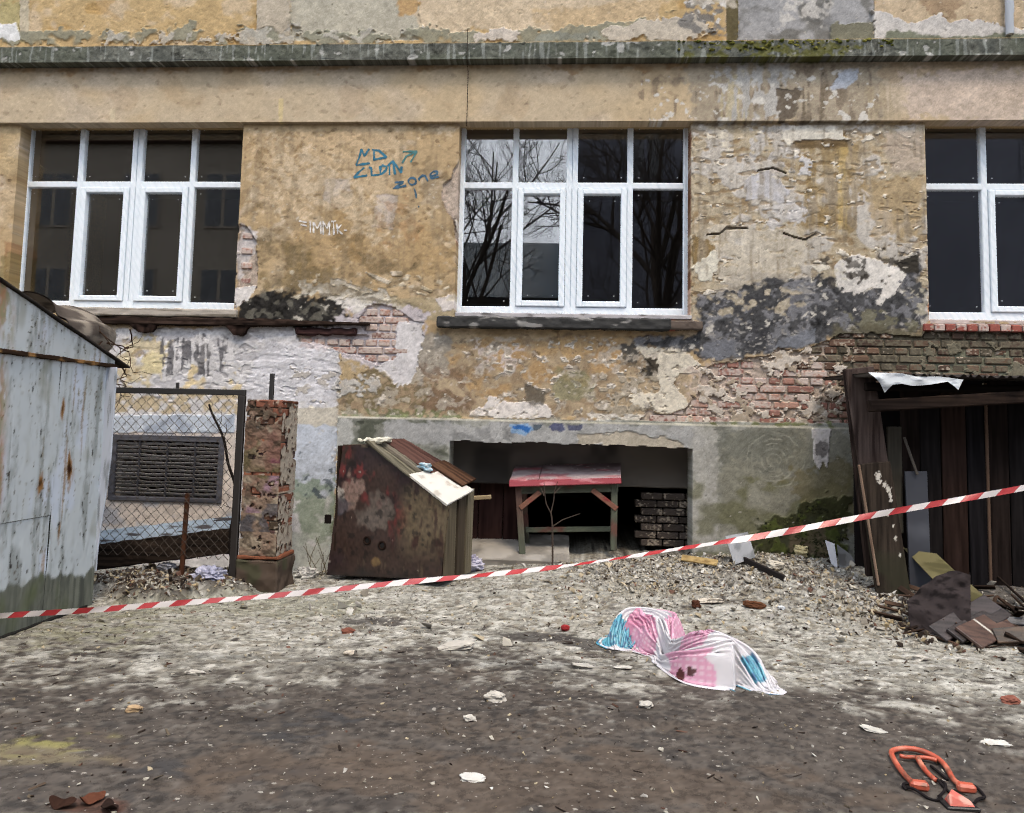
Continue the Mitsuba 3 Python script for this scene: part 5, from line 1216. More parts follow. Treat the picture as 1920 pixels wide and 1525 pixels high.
while xb_ < 5.1:
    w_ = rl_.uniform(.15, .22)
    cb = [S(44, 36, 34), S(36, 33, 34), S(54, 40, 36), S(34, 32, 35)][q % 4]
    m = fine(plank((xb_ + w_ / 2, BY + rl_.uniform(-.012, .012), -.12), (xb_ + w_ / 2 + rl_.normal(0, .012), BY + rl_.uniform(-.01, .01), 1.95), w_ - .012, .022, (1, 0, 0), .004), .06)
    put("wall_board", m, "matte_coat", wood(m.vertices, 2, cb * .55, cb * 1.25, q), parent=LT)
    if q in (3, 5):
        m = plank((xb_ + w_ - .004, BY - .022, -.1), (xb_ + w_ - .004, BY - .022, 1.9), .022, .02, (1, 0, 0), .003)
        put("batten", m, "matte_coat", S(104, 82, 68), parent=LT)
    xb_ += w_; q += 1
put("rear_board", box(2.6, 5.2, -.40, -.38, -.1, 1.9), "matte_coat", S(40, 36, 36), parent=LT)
def board(p0, p1, w, t, y0, y1, ca, cb, name, lab, seed, thingcat=None):
    m_ = fine(plank((p0[0], y0, p0[1]), (p1[0], y1, p1[1]), w, t, (1, 0, 0), .006), .03)
    g_ = wood(m_.vertices, 2, ca, cb, seed)
    if thingcat is None:
        k_ = put(name, m_, "matte_coat", g_, parent=LT); labels[k_] = {"label": lab} if lab else {}
        return m_
    k_ = thing(name, lab, thingcat); put(k_, m_, "matte_coat", g_); return m_
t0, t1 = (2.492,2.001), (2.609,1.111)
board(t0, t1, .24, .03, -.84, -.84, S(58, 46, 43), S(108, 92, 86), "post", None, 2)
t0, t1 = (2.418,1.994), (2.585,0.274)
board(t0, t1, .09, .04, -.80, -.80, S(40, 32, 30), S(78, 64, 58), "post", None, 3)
t0, t1 = (2.574,1.21), (2.706,0.141)
m_ = fine(plank((t0[0], -.9, t0[1]), (t1[0], -.93, t1[1]), .27, .03, (1, 0, 0), .006), .009)
g_ = wood(m_.vertices, 2, S(38, 33, 30), S(74, 64, 56), 4)
s_ = m_.vertices[:, 2]
g_ = lerp(g_, S(64, 64, 50), ss(.75, .3, s_) * .7 * ss(-.6, .3, N(m_.vertices, [5] * 3, 2, 1)))
for dx_, dz_, r_ in [(2.607,1.102),(2.619,1.063),(2.653,1.037),(2.686,0.995),(2.698,0.952),(2.702,0.908),(2.715,0.705),(2.731,0.606),(2.674,0.79),(2.762,0.47)] and [(a_[0], a_[1], b_) for a_, b_ in zip([(2.607,1.102),(2.619,1.063),(2.653,1.037),(2.686,0.995),(2.698,0.952),(2.702,0.908),(2.715,0.705),(2.731,0.606),(2.674,0.79),(2.762,0.47)], (.022,.014,.016,.02,.014,.012,.012,.012,.008,.01))]:
    g_ = lerp(g_, S(214, 208, 198), ss(1.15, .8, np.hypot((m_.vertices[:, 0] - dx_) / r_, (m_.vertices[:, 2] - dz_) / (r_ * 1.5)) + .3 * N(m_.vertices, [90, 1, 90], 1, 3)))
LB = thing("leaning_plank", "wide dark plank with white paint drips leaning below the corner post", "plank"); put(LB, m_, "matte_coat", g_)
t0, t1 = (2.448,1.192), (2.582,0.223)
board(t0, t1, .02, .02, -.93, -.95, S(120, 96, 80), S(164, 138, 118), "thin_batten", "thin pale batten along the edge of the leaning plank", 5, "batten")
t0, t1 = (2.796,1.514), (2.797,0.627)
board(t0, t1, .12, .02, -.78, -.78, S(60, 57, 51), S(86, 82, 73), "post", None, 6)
GP = thing("zinc_sheet", "narrow blue grey zinc sheet standing in the lean-to doorway", "metal sheet")
c4 = [(2.855,1.144),(3.032,1.149),(3.051,0.062),(2.882,0.086)]
m = fine(slab([(x, -.84, z) for x, z in c4], (0, -1, 0), .02), .04)
put(GP, m, "satin_coat", lerp(np.broadcast_to(S(62, 66, 78), m.vertices.shape), S(84, 88, 100), ss(-.2, .7, N(m.vertices, [4, 1, 3], 3, 3))))
DS = thing("slanting_stick", "thin grey stick slanting above the blue grey zinc sheet", "stick")
t0, t1 = (2.861,1.427), (2.945,1.119)
put(DS, plank((t0[0], -.82, t0[1]), (t1[0], -.86, t1[1]), .02, .015, (1, 0, 0), .003), "matte_coat", S(90, 84, 78))

# ------------------------------------------------------------------ the yard
gx = np.r_[-60, -40, -25, -15, -10, -8, -7, -6.2, np.arange(-5.6, 5.4, .0145), 5.7, 6.2, 7, 8, 10, 15, 25, 40, 60]
gy = np.r_[-60, -40, -25, -18, -14, -11, -9, -7.5, -6.5, np.arange(-5.6, .02, .0165), .1, .3, .6, 1, 2, 4, 8, 20, 40, 60]
GX, GY = np.meshgrid(gx, gy)
P = np.stack([GX, GY, np.zeros_like(GX)], -1).reshape(-1, 3)
def n2(sx, sy, o, seed): return N(P, [sx, sy, 0], o, seed).reshape(GX.shape)
q_big, q_mid, q_sml, q_fin = n2(.8, 1.1, 3, 1), n2(3, 4, 3, 2), n2(11, 14, 2, 3), n2(34, 38, 2, 4)
q_mid2, q_sml2, q_str = n2(2.2, 5, 3, 7), n2(16, 22, 2, 8), n2(1.6, 7, 3, 9)
def blob(cx, cy, rx, ry, k=.35):
    d = np.hypot((GX - cx) / rx, (GY - cy) / ry) + k * q_mid + .5 * k * q_sml
    return ss(1.15, .75, d)
edge_pts = np.array([(-3.409,-2.883,0.0),(-2.736,-2.984,0.0),(-2.085,-3.117,0.0),(-1.653,-2.937,0.0),(-1.392,-2.739,0.0),(-0.787,-2.159,0.0),(-0.301,-2.346,0.0),(0.273,-2.667,0.0),(0.849,-2.476,0.0),(1.395,-2.636,0.0),(2.002,-2.826,0.0),(2.492,-3.104,0.0)])
yb = np.interp(GX, edge_pts[:, 0], edge_pts[:, 1])
lime = ss(-.75, .65, GY - yb + .26 * q_mid2 + .20 * q_sml + .16 * q_fin)
rubz = ss(-1.9, -.5, GY + .25 * q_mid + .25 * ss(.8, 2.5, GX)) * ss(-.6, .9, GX) * ss(2.95, 2.5, GX + .15 * q_mid)
heap = blob(-3.25, -.98, .75, .50, .2)
GZ = gz0(GX, GY) + .006 * q_mid + .0022 * q_sml + .0006 * q_fin + .008 * rubz * (q_sml + .6 * q_fin) + .11 * heap + .012 * heap * q_sml
GZ += .025 * rubz * ss(.2, .9, q_mid) - .012 * blob(-1.15, -3.2, .5, .35)
inb = (GX > -5.7) & (GX < 5.5) & (GY > -5.7)
GZ = np.where(inb, GZ, gz0(GX, GY))
M = lambda *a_: S(*a_) * .62
dark, brown, dust = M(90, 81, 75), M(112, 98, 86), S(172, 170, 160)
gc = np.broadcast_to(M(108, 98, 90), P.shape).reshape(GX.shape + (3,))
gc = lerp(gc, dark, ss(.0, .9, q_mid + .4 * q_big)); gc = lerp(gc, brown, ss(.2, 1., q_mid2) * .8)
gc = lerp(gc, M(124, 114, 106), ss(.3, .9, q_sml - .2 * q_mid) * .5); gc = lerp(gc, M(62, 58, 57), ss(.5, 1., q_sml2) * .7)
gc = lerp(gc, M(140, 132, 124), ss(.7, 1.0, q_fin) * .4); gc = lerp(gc, M(54, 50, 48), ss(.6, .9, -q_fin) * .6)
gc = lerp(gc, dust, lime * .90 * ss(-1.0, .3, q_mid * .6 + .6 * q_sml + .5 * q_fin + .6 * lime + .2))
gc = lerp(gc, S(192, 190, 182), lime * ss(.1, .7, q_sml + .3 * q_fin)); gc = lerp(gc, S(128, 120, 104), lime * ss(.3, .8, q_sml2) * .8)
gc = lerp(gc, S(120, 118, 84), blob(-3.3, -2.25, 1.0, .45) * .7 * ss(-.6, .5, q_sml)); gc = lerp(gc, S(146, 146, 122), blob(-2.4, -1.5, .9, .5) * .45)
for (a_, b_, c_) in [(-1.258,-3.866,0.0),(-1.059,-3.672,0.0),(-1.642,-4.316,0.0),(-1.146,-4.308,0.0)]: gc = lerp(gc, M(70, 70, 74), blob(a_, b_, .20, .13, .5) * .8 * ss(-.3, .4, q_sml))
for (a_, b_, c_) in [(0.12,-2.157,0.0),(-0.172,-2.066,0.0),(-1.352,-1.809,0.001)]: gc = lerp(gc, M(84, 78, 76), blob(a_, b_, .26, .12, .5) * .85)
mx, my, _ = (-2.222,-4.121,0.0)
gc = lerp(gc, S(142, 136, 72), blob(mx, my, .20, .12, .4) * .9 * ss(-.5, .4, q_sml)); gc = lerp(gc, S(134, 122, 92), blob(mx - .05, my - .15, .3, .1, .4) * .6)
lx, ly, _ = (-1.71,-4.654,0.0)
gc = lerp(gc, S(84, 52, 38), blob(lx, ly, .16, .06, .5) * .9)
gc = lerp(gc, M(124, 100, 78), blob(-.2, -4.3, 1.2, .3, .5) * .4)
gc = lerp(gc, S(58, 46, 40), heap * .9 * ss(-.8, .3, q_sml2 + .3)); gc = lerp(gc, S(44, 38, 36), blob(-3.3, -.5, .8, .3) * .8)
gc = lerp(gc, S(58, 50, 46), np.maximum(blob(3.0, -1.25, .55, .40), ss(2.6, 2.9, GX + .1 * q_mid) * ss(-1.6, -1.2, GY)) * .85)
gc = lerp(gc, S(150, 140, 118), rubz * ss(.0, .6, q_mid) * .6); gc = lerp(gc, S(82, 70, 58), rubz * ss(.35, .8, q_sml) * .75)
gr = np.random.default_rng(44)
d1 = gr.standard_normal(GX.shape); d2 = ndimage.gaussian_filter(gr.standard_normal(GX.shape), (.6, 1.1)) * 2.3
gc = gc * np.clip(1 + (.06 + .10 * lime)[..., None] * (d1 + d2)[..., None], .35, 1.8)
gc = lerp(gc, M(58, 52, 50), ss(1.6, 2.1, d2) * (.5 + .4 * lime)); gc = lerp(gc, S(190, 186, 178), ss(1.9, 2.4, -d2) * (.15 + .6 * lime))
GZ = GZ + inb * .0005 * d2
i = np.arange(GX.size).reshape(GX.shape)
a, b, c, d = (q.ravel() for q in (i[:-1, :-1], i[:-1, 1:], i[1:, 1:], i[1:, :-1]))
m = trimesh.Trimesh(np.stack([GX, GY, GZ], -1).reshape(-1, 3), np.vstack([np.c_[a, b, c], np.c_[a, c, d]]), process=False)
labels["ground"] = {"kind": "structure"}
put("ground", m, "mud_coat", gc.reshape(-1, 3), smooth=True)
labels["sky"] = {"kind": "structure"}
from scipy.interpolate import RegularGridInterpolator
_gi = RegularGridInterpolator((gy, gx), GZ)
_li = RegularGridInterpolator((gy, gx), np.where(inb, lime, 0)); _ri = RegularGridInterpolator((gy, gx), rubz); _hi = RegularGridInterpolator((gy, gx), heap)
def ground(x, y): return _gi(np.stack([np.asarray(y, float), np.asarray(x, float)], -1))

# ------------------------------------------------------------------ rubble
rg = np.random.default_rng(21)
chips = []
for q in range(40):
    v = rg.uniform(-1, 1, (10, 3)) * (1, rg.uniform(.5, 1), rg.uniform(.18, .5))
    h_ = trimesh.convex.convex_hull(v); chips.append((np.array(h_.vertices), np.array(h_.faces)))
pal_w = [S(202, 196, 182), S(216, 213, 206), S(184, 178, 166), S(192, 176, 146), S(168, 164, 158), S(142, 134, 122)]
pal_d = [S(92, 78, 66), S(58, 50, 45), S(122, 90, 76), S(112, 100, 84), S(74, 64, 57), S(176, 156, 118)]
def chip_at(x, y, s, k, col, tilt=.35, sink=.25):
    v, f = chips[k % len(chips)]
    R_ = trimesh.transformations.euler_matrix(rg.normal(0, tilt), rg.normal(0, tilt), rg.uniform(0, 6.28))[:3, :3]
    w = v @ R_.T * s
    w = w + (x, y, float(ground(x, y)) - w[:, 2].min() - sink * s * .6)
    return w, f, col * rg.uniform(.8, 1.12)
def pile(name, lab, spots, cols, kind="stuff", bs="matte_coat", **kw):
    V, F, C, o = [], [], [], 0
    for (x, y, s) in spots:
        w, f, c_ = chip_at(x, y, s, rg.integers(40), cols(x, y), **kw)
        V.append(w); F.append(f + o); C.append(np.tile(c_, (len(w), 1))); o += len(w)
    k_ = thing(name, lab, "rubble", kind=kind)
    put(k_, trimesh.Trimesh(np.vstack(V), np.vstack(F), process=False), bs, np.vstack(C))
def sow(n, dens, smin, smax, pw=2.2):
    out = []
    while len(out) < n:
        x, y = rg.uniform(-4.6, 4.4, 4000), rg.uniform(-5.3, -.08, 4000)
        dd = dens(x, y)
        for x_, y_, ok in zip(x, y, rg.random(4000) < dd):
            if ok and len(out) < n and not (nl < x_ < nr and y_ > -.02): out.append((x_, y_, smin + (smax - smin) * rg.random() ** pw))
    return out
at = lambda fi, x, y: fi(np.stack([y, x], -1))
wcol = lambda x, y: (pal_w if rg.random() < .86 else pal_d)[rg.integers(6)]
mcol = lambda x, y: (pal_w if rg.random() < .80 else pal_d)[rg.integers(6)]
dcol = lambda x, y: (pal_d if rg.random() < .66 else pal_w)[rg.integers(6)]
pile("rubble", "small white plaster crumbs strewn over the whole yard", sow(12000, lambda x, y: .10 + .6 * at(_li, x, y) * ss(-3.5, -1., y), .003, .016, 2.6), wcol)
pile("rubble", "small dark crumbs and stones lying over the whole yard", sow(3500, lambda x, y: .25 + .5 * at(_li, x, y), .003, .012, 2.6), lambda x, y: pal_d[rg.integers(6)] * .7)
pile("rubble", "mixed plaster and brick rubble below the wall on the right", sow(5200, lambda x, y: at(_ri, x, y) ** 1.5, .005, .027, 2.2), mcol, tilt=.6)
pile("rubble", "dark leaf and plaster litter at the foot of the wire fence", sow(1500, lambda x, y: at(_hi, x, y), .008, .032, 1.8), dcol, tilt=.7)
pile("rubble", "dark brown crumbs and twigs around the broken boards", [(rg.normal(2.75, .35), min(rg.normal(-1.3, .3), -.1), rg.uniform(.006, .03)) for _ in range(700)], dcol, tilt=.7)
ms = []
for q in range(240):
    x_, y_ = rg.uniform(-3.6, 3.0), rg.uniform(-5.0, -1.2)
    a_ = rg.uniform(0, 6.28); d_ = np.array([math.cos(a_), math.sin(a_), rg.normal(0, .1)]) * rg.uniform(.006, .032)
    c_ = np.array([x_, y_, float(ground(x_, y_)) + .003])
    ms.append(plank(c_ - d_, c_ + d_, rg.uniform(.003, .012), .003, (rg.normal(), rg.normal(), .3), .001))
m = cat_(ms); k_ = thing("litter", "twigs and leaf scraps trodden into the mud", "litter", kind="stuff")
put(k_, m, "matte_coat", np.repeat(np.array([pal_d[rg.integers(5)] * rg.uniform(.5, 1.0) for _ in ms]), [len(q.vertices) for q in ms], axis=0))
# single chunks
def chunk(px, size, flat, col, label, cat="plaster chunk", name="plaster_chunk", elong=1.0, rot=0.0, seed=0, rough_=.25, up=0):
    k_ = thing(name, label, cat)
    m_ = trimesh.creation.icosphere(3, 1.0)
    u_ = m_.vertices
    u_ = np.sign(u_) * np.abs(u_) ** .62
    u_ = u_ * (1 + rough_ * N(u_ + seed * 2.7, [1.3] * 3, 2, seed))[:, None]
    u_ = u_ * (1 + .10 * N(u_ + seed, [5] * 3, 2, seed + 1))[:, None]
    size = size * .62
    u_ = u_ * (size * elong, size, size * flat)
    R_ = trimesh.transformations.euler_matrix(.12 * math.sin(seed), .12 * math.cos(2 * seed), rot)[:3, :3]
    u_ = u_ @ R_.T
    u_ = u_ + (px[0], px[1], float(ground(px[0], px[1])) - u_[:, 2].min() - .35 * size * flat + up)
    m_.vertices = u_
    put(k_, m_, "matte_coat", np.asarray(col) * (1 + .14 * N(u_, [26] * 3, 3, seed))[:, None])
cw, ct, cb_ = S(200, 195, 186), S(196, 166, 126), S(122, 74, 56)
for px, size, flat, col, lab, el, rot in (
    ((-0.658,-2.411,0.0), .085, .34, cw, "long white plaster slab lying left of the plastic bag", 2.0, .1),
    ((-0.33,-3.326,0.0), .055, .55, cw, "rounded white plaster lump on bare mud below the long slab", 1.5, -.3),
    ((-2.063,-3.124,0.0), .045, .4, cw, "flat white plaster piece on the left of the yard", 1.7, .1),
    ((-1.301,-2.647,0.0), .038, .6, S(226, 214, 196), "cream plaster piece near the edge of the dust", 1.2, .6),
    ((-2.095,-3.71,0.0), .040, .55, ct, "tan brick corner alone on the mud at the left", 1.4, .2),
    ((-0.427,-3.634,0.0), .036, .5, cw, "small white plaster crumb below the rounded lump", 1.2, .4),
    ((0.462,-3.343,0.0), .042, .45, cw, "white crumb just below the plastic bag", 1.3, -.5),
    ((-0.341,-4.268,0.0), .05, .18, S(214, 212, 206), "flat pale plaster flake near the bottom of the photo", 1.5, .0),
    ((0.155,-2.704,0.0), .062, .25, cw, "flat white flake between the long slab and the bag", 1.5, .2),
    ((1.2,-1.162,0.094), .075, .34, S(226, 216, 200), "flat cream slab behind the plastic bag", 2.0, -.1),
    ((0.399,-2.702,0.0), .05, .2, S(220, 216, 208), "thin white flake touching the bag's lower left side", 1.6, .1),
    ((1.556,-3.503,0.0), .05, .16, S(206, 204, 196), "pale curved flake above the orange stand", 1.7, -.3),
    ((2.062,-3.636,0.0), .042, .2, S(214, 212, 206), "thin white sliver right of the orange stand", 2.2, -.25),
    ((2.231,-0.036,0.29), .10, .9, S(214, 200, 150), "upright yellowish plaster chunk at the foot of the wall", 1.0, .5),
    ((1.87,-0.514,0.251), .08, .7, S(216, 208, 192), "cream plaster chunk in the rubble left of the yellowish one", 1.3, .1),
    ((2.339,-2.23,0.0), .05, .5, cw, "white lump in front of the broken boards", 1.5, .3)):
    chunk(px, size, flat, col, lab, elong=el, rot=rot, seed=len(scene) % 97)
chunk((1.522,-1.256,0.082), .055, .75, S(112, 72, 48), "split brown wood block behind the plastic bag", "wood block", "wood_block", 2.4, -.08, 3, .12)
chunk((1.07,-1.265,0.071), .045, 1.0, S(92, 56, 42), "dark brown brick lump behind the plastic bag", "brick fragment", "brick_fragment", 1.0, .4, 5)
chunk((0.049,-1.835,0.001), .038, .8, S(176, 44, 46), "small red cap lying left of the plastic bag", "cap", "red_cap", 1.2, .3, 6, .08)
chunk((-1.452,-2.135,0.0), .045, .6, S(128, 78, 62), "red brick fragment in the pale dust", "brick fragment", "brick_fragment", 1.5, .5, 7)
chunk((2.476,-3.009,0.0), .05, .4, S(150, 92, 76), "flat red brick fragment at the right edge", "brick fragment", "brick_fragment", 1.4, .1, 8)
chunk((1.718,-1.283,0.079), .03, .7, S(226, 232, 240), "tiny white wad at the end of the brown block", "wad", "paper_wad", 1.3, .3, 9)
LM = {"the plastic bag": (.75, -2.5), "the red cap": (.03, -1.9), "the brown wood block": (1.45, -1.75), "the grey sheet": (1.63, -.45), "the yellow wood strip": (1.2, -.55), "the desk": (.1, -.3),
      "the rusty bin": (-1.6, -.9), "the leaning plank": (2.75, -1.0), "the olive board": (3.1, -1.25), "the gate pillar": (-2.55, -1.15), "the long white slab": (-.62, -2.15), "the tar sheet": (2.6, -1.5), "the white torn sheet": (2.25, -.45)}
names = ("cream", "white", "pale grey", "yellowish", "grey", "brownish")
seen_l = set(); left = []
for (x, y, s) in sow(170, lambda x, y: .12 * at(_li, x, y) * ss(-3.2, -1.5, y) + .8 * at(_ri, x, y), .03, .055, 1.5):
    nm_, (lx_, ly_) = min(LM.items(), key=lambda q: math.hypot(x - q[1][0], (y - q[1][1]) * 1.4))
    ci_ = int(rg.integers(6)); dx_, dy_ = x - lx_, (y - ly_) * 1.4
    side = ("left of" if dx_ < 0 else "right of") if abs(dx_) > abs(dy_) else ("in front of" if dy_ < 0 else "behind")
    lab = f"{names[ci_]} plaster lump {side} {nm_}"
    w, f, c_ = chip_at(x, y, s, int(rg.integers(40)), pal_w[ci_], tilt=.4)
    if lab in seen_l or len(seen_l) > 60: left.append((w, f, c_)); continue
    seen_l.add(lab)
    k_ = thing("plaster_lump", lab, "plaster lump", group="plaster lumps below the wall")
    put(k_, trimesh.Trimesh(w, f, process=False), "matte_coat", c_)
k_ = thing("rubble", "larger mixed plaster lumps among the rubble below the wall", "rubble", kind="stuff")
o = np.cumsum([0] + [len(q[0]) for q in left])
put(k_, trimesh.Trimesh(np.vstack([q[0] for q in left]), np.vstack([q[1] + o_ for q, o_ in zip(left, o)]), process=False), "matte_coat", np.vstack([np.tile(q[2], (len(q[0]), 1)) for q in left]))

# ------------------------------------------------------------------ litter by the wall
def sheet_thing(name, lab, cat, poly3, n, t, col, col2=None, bs="matte_coat", amp=.004, seed=1, sc=(12, 12, 12)):
    k_ = thing(name, lab, cat)
    m_ = fine(slab(poly3, n, t), .02)
    nh_ = np.asarray(n, float) / np.linalg.norm(n)
    m_.vertices = m_.vertices + nh_ * (amp * N(m_.vertices, [7] * 3, 2, seed))[:, None]
    c_ = np.broadcast_to(col, m_.vertices.shape)
    if col2 is not None: c_ = lerp(c_, col2, ss(.1, .7, N(m_.vertices, sc, 3, seed + 1)))
    put(k_, m_, bs, c_)
    return k_
lean = lambda pts, y0, k_, z0=.2: [(x, y0 + k_ * (z - z0), z) for x, z in pts]
sheet_thing("grey_tile", "broken grey sheet standing in the rubble below the tape", "sheet", lean([(1.476,0.505),(1.676,0.548),(1.731,0.336),(1.546,0.266)], -.45, .25), (0, -1, .2), .012, S(186, 190, 198), S(150, 154, 160))
sheet_thing("white_sheet", "torn white sheet wedged at the wall near the leaning plank", "sheet", lean([(2.348,0.5),(2.43,0.47),(2.437,0.259),(2.383,0.303)], -.45, .25), (-.4, -1, .2), .008, S(216, 218, 228))
sheet_thing("grey_sheet", "grey folded sheet beside the torn white sheet", "sheet", lean([(2.45,0.457),(2.586,0.378),(2.657,0.252),(2.447,0.263)], -.42, .25), (.3, -1, .3), .008, S(150, 152, 156), S(120, 120, 122))
SKB = thing("black_lath", "black lath lying across the rubble below the grey sheet", "lath")
a_, b_ = (1.61,-0.37,0.319), (1.886,-0.752,0.223)
put(SKB, plank(a_, b_, .05, .025, (.3, -.5, .8), .004), "matte_coat", S(52, 48, 48))
YB = thing("yellow_lath", "yellowish wood strip in the rubble right of the desk", "lath")
a_, b_ = (1.102,-0.306,0.292), (1.383,-0.499,0.287)
m = fine(plank(a_, b_, .06, .02, (.0, .6, .6), .004), .03); put(YB, m, "matte_coat", wood(m.vertices, 0, S(140, 110, 62), S(206, 176, 112), 3))
# lavender cloth by the bin
CL = thing("lavender_cloth", "crumpled lavender cloth on the slab between bin and desk", "cloth")
c0 = (-0.881,0.522,0.112)
m_ = trimesh.creation.icosphere(4, 1.0); u_ = m_.vertices
nz1 = np.abs(N(u_, [2.4] * 3, 3, 51)) ; u_ = u_ * (.86 + .30 * nz1 + .16 * np.abs(N(u_, [6] * 3, 2, 52)))[:, None] * (.16, .12, .075)
m_.vertices = u_ + (c0[0], -.30, max(ground(c0[0], -.3), .12) + .055)
put(CL, m_, "matte_coat", lerp(np.broadcast_to(S(206, 204, 226), u_.shape), S(168, 164, 190), ss(.0, .5, N(u_, [14] * 3, 2, 5))))
# rags and plastic under the fence
for q, (px, col, lab) in enumerate((((-3.452,-0.786,0.1), S(186, 190, 206), "torn pale plastic scrap under the black board"), ((-2.932,-1.076,0.1), S(176, 178, 206), "crumpled bluish plastic film left of the gate pillar"), ((-2.334,-0.348,0.03), S(206, 204, 200), "crumpled white paper right of the gate pillar"))):
    k_ = thing(("plastic_scrap", "plastic_film", "crumpled_paper")[q], lab, ("plastic", "plastic film", "paper")[q])
    m_ = trimesh.creation.icosphere(3, 1.0); u_ = m_.vertices
    u_ = u_ * (.8 + .35 * np.abs(N(u_ + q, [2.6] * 3, 2, 60 + q)) + .25 * np.abs(N(u_, [6] * 3, 2, 64 + q)))[:, None] * ((.07, .05, .035), (.12, .09, .07), (.10, .07, .05))[q]
    yy = min(px[1], -.75) if q < 2 else min(px[1], -.35)
    m_.vertices = u_ + (px[0], yy, float(ground(px[0], yy)) + .04)
    put(k_, m_, "satin_coat", lerp(np.broadcast_to(col, u_.shape), col * .45, ss(.2, .7, N(u_, [20] * 3, 2, q))))
WD = thing("dry_weed", "dry weed stems between the gate pillar and the rusty bin", "weed")
ms = []
for q in range(9):
    x0_ = -2.28 + rt.uniform(-.08, .14); y0_ = -.30 + rt.uniform(-.06, .06)
    e = np.array([x0_ + rt.normal(0, .08), y0_ + rt.normal(0, .04), rt.uniform(.15, .42)])
    ms.append(tube([(x0_, y0_, -.02), ((x0_ + e[0]) / 2 + rt.normal(0, .02), (y0_ + e[1]) / 2, e[2] / 2), e], .004, 4, .002))
put(WD, cat_(ms), "matte_coat", S(110, 96, 70))

# broken boards at the right
sheet_thing("olive_board", "olive painted board leaning at a slant in front of the lean-to", "board", lean([(2.792,0.569),(2.902,0.531),(3.056,0.499),(3.151,0.382),(3.418,0.088),(3.304,0.027),(3.145,0.152),(3.006,0.283)], -1.1, .45, .1), (-.5, -1, .5), .012, S(132, 124, 84), S(104, 98, 64), sc=(5, 5, 16))
k_ = sheet_thing("tar_sheet", "crumpled dark tarred sheet lying below the olive board", "tar sheet", [(x, -1.62 + 1.0 * (z - .06), z + .03) for x, z in [(2.52,-0.007),(2.585,0.211),(2.732,0.301),(2.955,0.363),(3.091,0.314),(2.971,0.079),(2.89,-0.1),(2.678,-0.086)]], (-.4, -1, .9), .03, S(62, 55, 56), S(38, 34, 35), amp=.035, sc=(20, 20, 26))
for q, (a_, b_, w_, ca, cb2, lab) in enumerate((((2.672,-0.013), (3.236,0.216), .15, S(40, 34, 36), S(72, 62, 64), "dark broken board beside the tar sheet"),
    ((2.768,-0.044), (3.291,0.168), .13, S(36, 30, 30), S(66, 56, 56), "charred board second from the tar sheet"),
    ((2.841,-0.071), (3.31,0.077), .20, S(64, 44, 38), S(104, 76, 64), "brown board end with a white painted line"),
    ((3.183,0.106), (3.626,-0.087), .07, S(44, 44, 48), S(96, 96, 100), "thin grey lath running out of the photo at the right"),
    ((3.06,0.013), (3.468,-0.267), .13, S(40, 34, 28), S(92, 66, 44), "black wet board at the right edge below the grey lath"))):
    y0_, y1_ = (-1.75, -1.40) if q < 3 else ((-1.5, -1.6) if q == 3 else (-1.75, -1.85))
    y0_ -= .04 * q * (q < 3); y1_ -= .04 * q * (q < 3)
    A_, B_ = np.array((a_[0], y0_, max(a_[1], .05))), np.array((b_[0], y1_, max(b_[1], .12)))
    m = fine(plank(A_, B_, w_, .025, np.cross((-.25, -.72, .65), B_ - A_) if q < 3 else np.cross((0, -.6, .8), B_ - A_), .005), .03)
    col = wood(np.c_[(m.vertices - A_) @ ((B_ - A_) / np.linalg.norm(B_ - A_)), m.vertices[:, 1], m.vertices[:, 2]], 0, ca, cb2, q)
    if q == 2:
        t_ = (m.vertices - A_) @ ((B_ - A_) / np.linalg.norm(B_ - A_)); col = lerp(col, S(214, 206, 196), ss(.012, .006, np.abs(t_ - .24)))
    k_ = thing("broken_board" if q != 3 else "grey_lath", lab, "board" if q != 3 else "lath"); put(k_, m, "satin_coat", col)

ms = []; rs_ = np.random.default_rng(17)
for q in range(110):
    c_ = np.array([rs_.normal(3.15, .30), min(rs_.normal(-1.35, .28), -.85), 0]); c_[2] = float(ground(c_[0], c_[1])) + rs_.uniform(.005, .07)
    a_ = rs_.uniform(0, math.pi); d_ = np.array([math.cos(a_), math.sin(a_), rs_.normal(0, .25)]) * rs_.uniform(.04, .20)
    ms.append(plank(c_ - d_, c_ + d_, rs_.uniform(.01, .05), rs_.uniform(.006, .018), (rs_.normal(), rs_.normal(), .6), .002))
m = cat_(ms); k_ = thing("wood_splinters", "dark wet wood splinters round the broken boards", "splinters", kind="stuff")
put(k_, m, "matte_coat", lerp(np.broadcast_to(S(44, 36, 32), m.vertices.shape), S(96, 74, 60), ss(-.2, .6, N(m.vertices, [4] * 3, 2, 4))))

# ------------------------------------------------------------------ barrier tape
TP = thing("barrier_tape", "red and white striped barrier tape strung across the yard", "barrier tape")
ctr = [(x, z) for x, z in [(-3.474,0.229),(-3.341,0.244),(-2.813,0.295),(-2.293,0.354),(-1.778,0.41),(-1.271,0.477),(-0.769,0.543),(-0.273,0.606),(0.216,0.683),(0.701,0.774),(1.18,0.864),(1.654,0.968),(2.123,1.068),(2.588,1.167),(3.106,1.284)]]
cv = spline([(x, -3.0, z) for x, z in ctr], 900)
arc = np.r_[0, np.cumsum(np.linalg.norm(np.diff(cv, axis=0), axis=1))]
tot = arc[-1]
def tp(s_, e):
    c_ = np.array([np.interp(s_, arc, cv[:, k]) for k in range(3)])
    x = c_[0]
    th = .5 + .72 * ss(-1.6, -.6, x) * ss(1.3, .4, x) + .22 * math.sin(2.2 * x) + .14 * math.sin(9.3 * x) + .08 * math.sin(23 * x) - .4 * ss(-1.8, -2.8, x)
    return c_ + e * (.0165 + .004 * ss(-1.6, -.4, x) * ss(2.2, .6, x)) * np.array([0, math.sin(th), math.cos(th)])
V, F, C = [], [], []
s_, k = -.1, 0
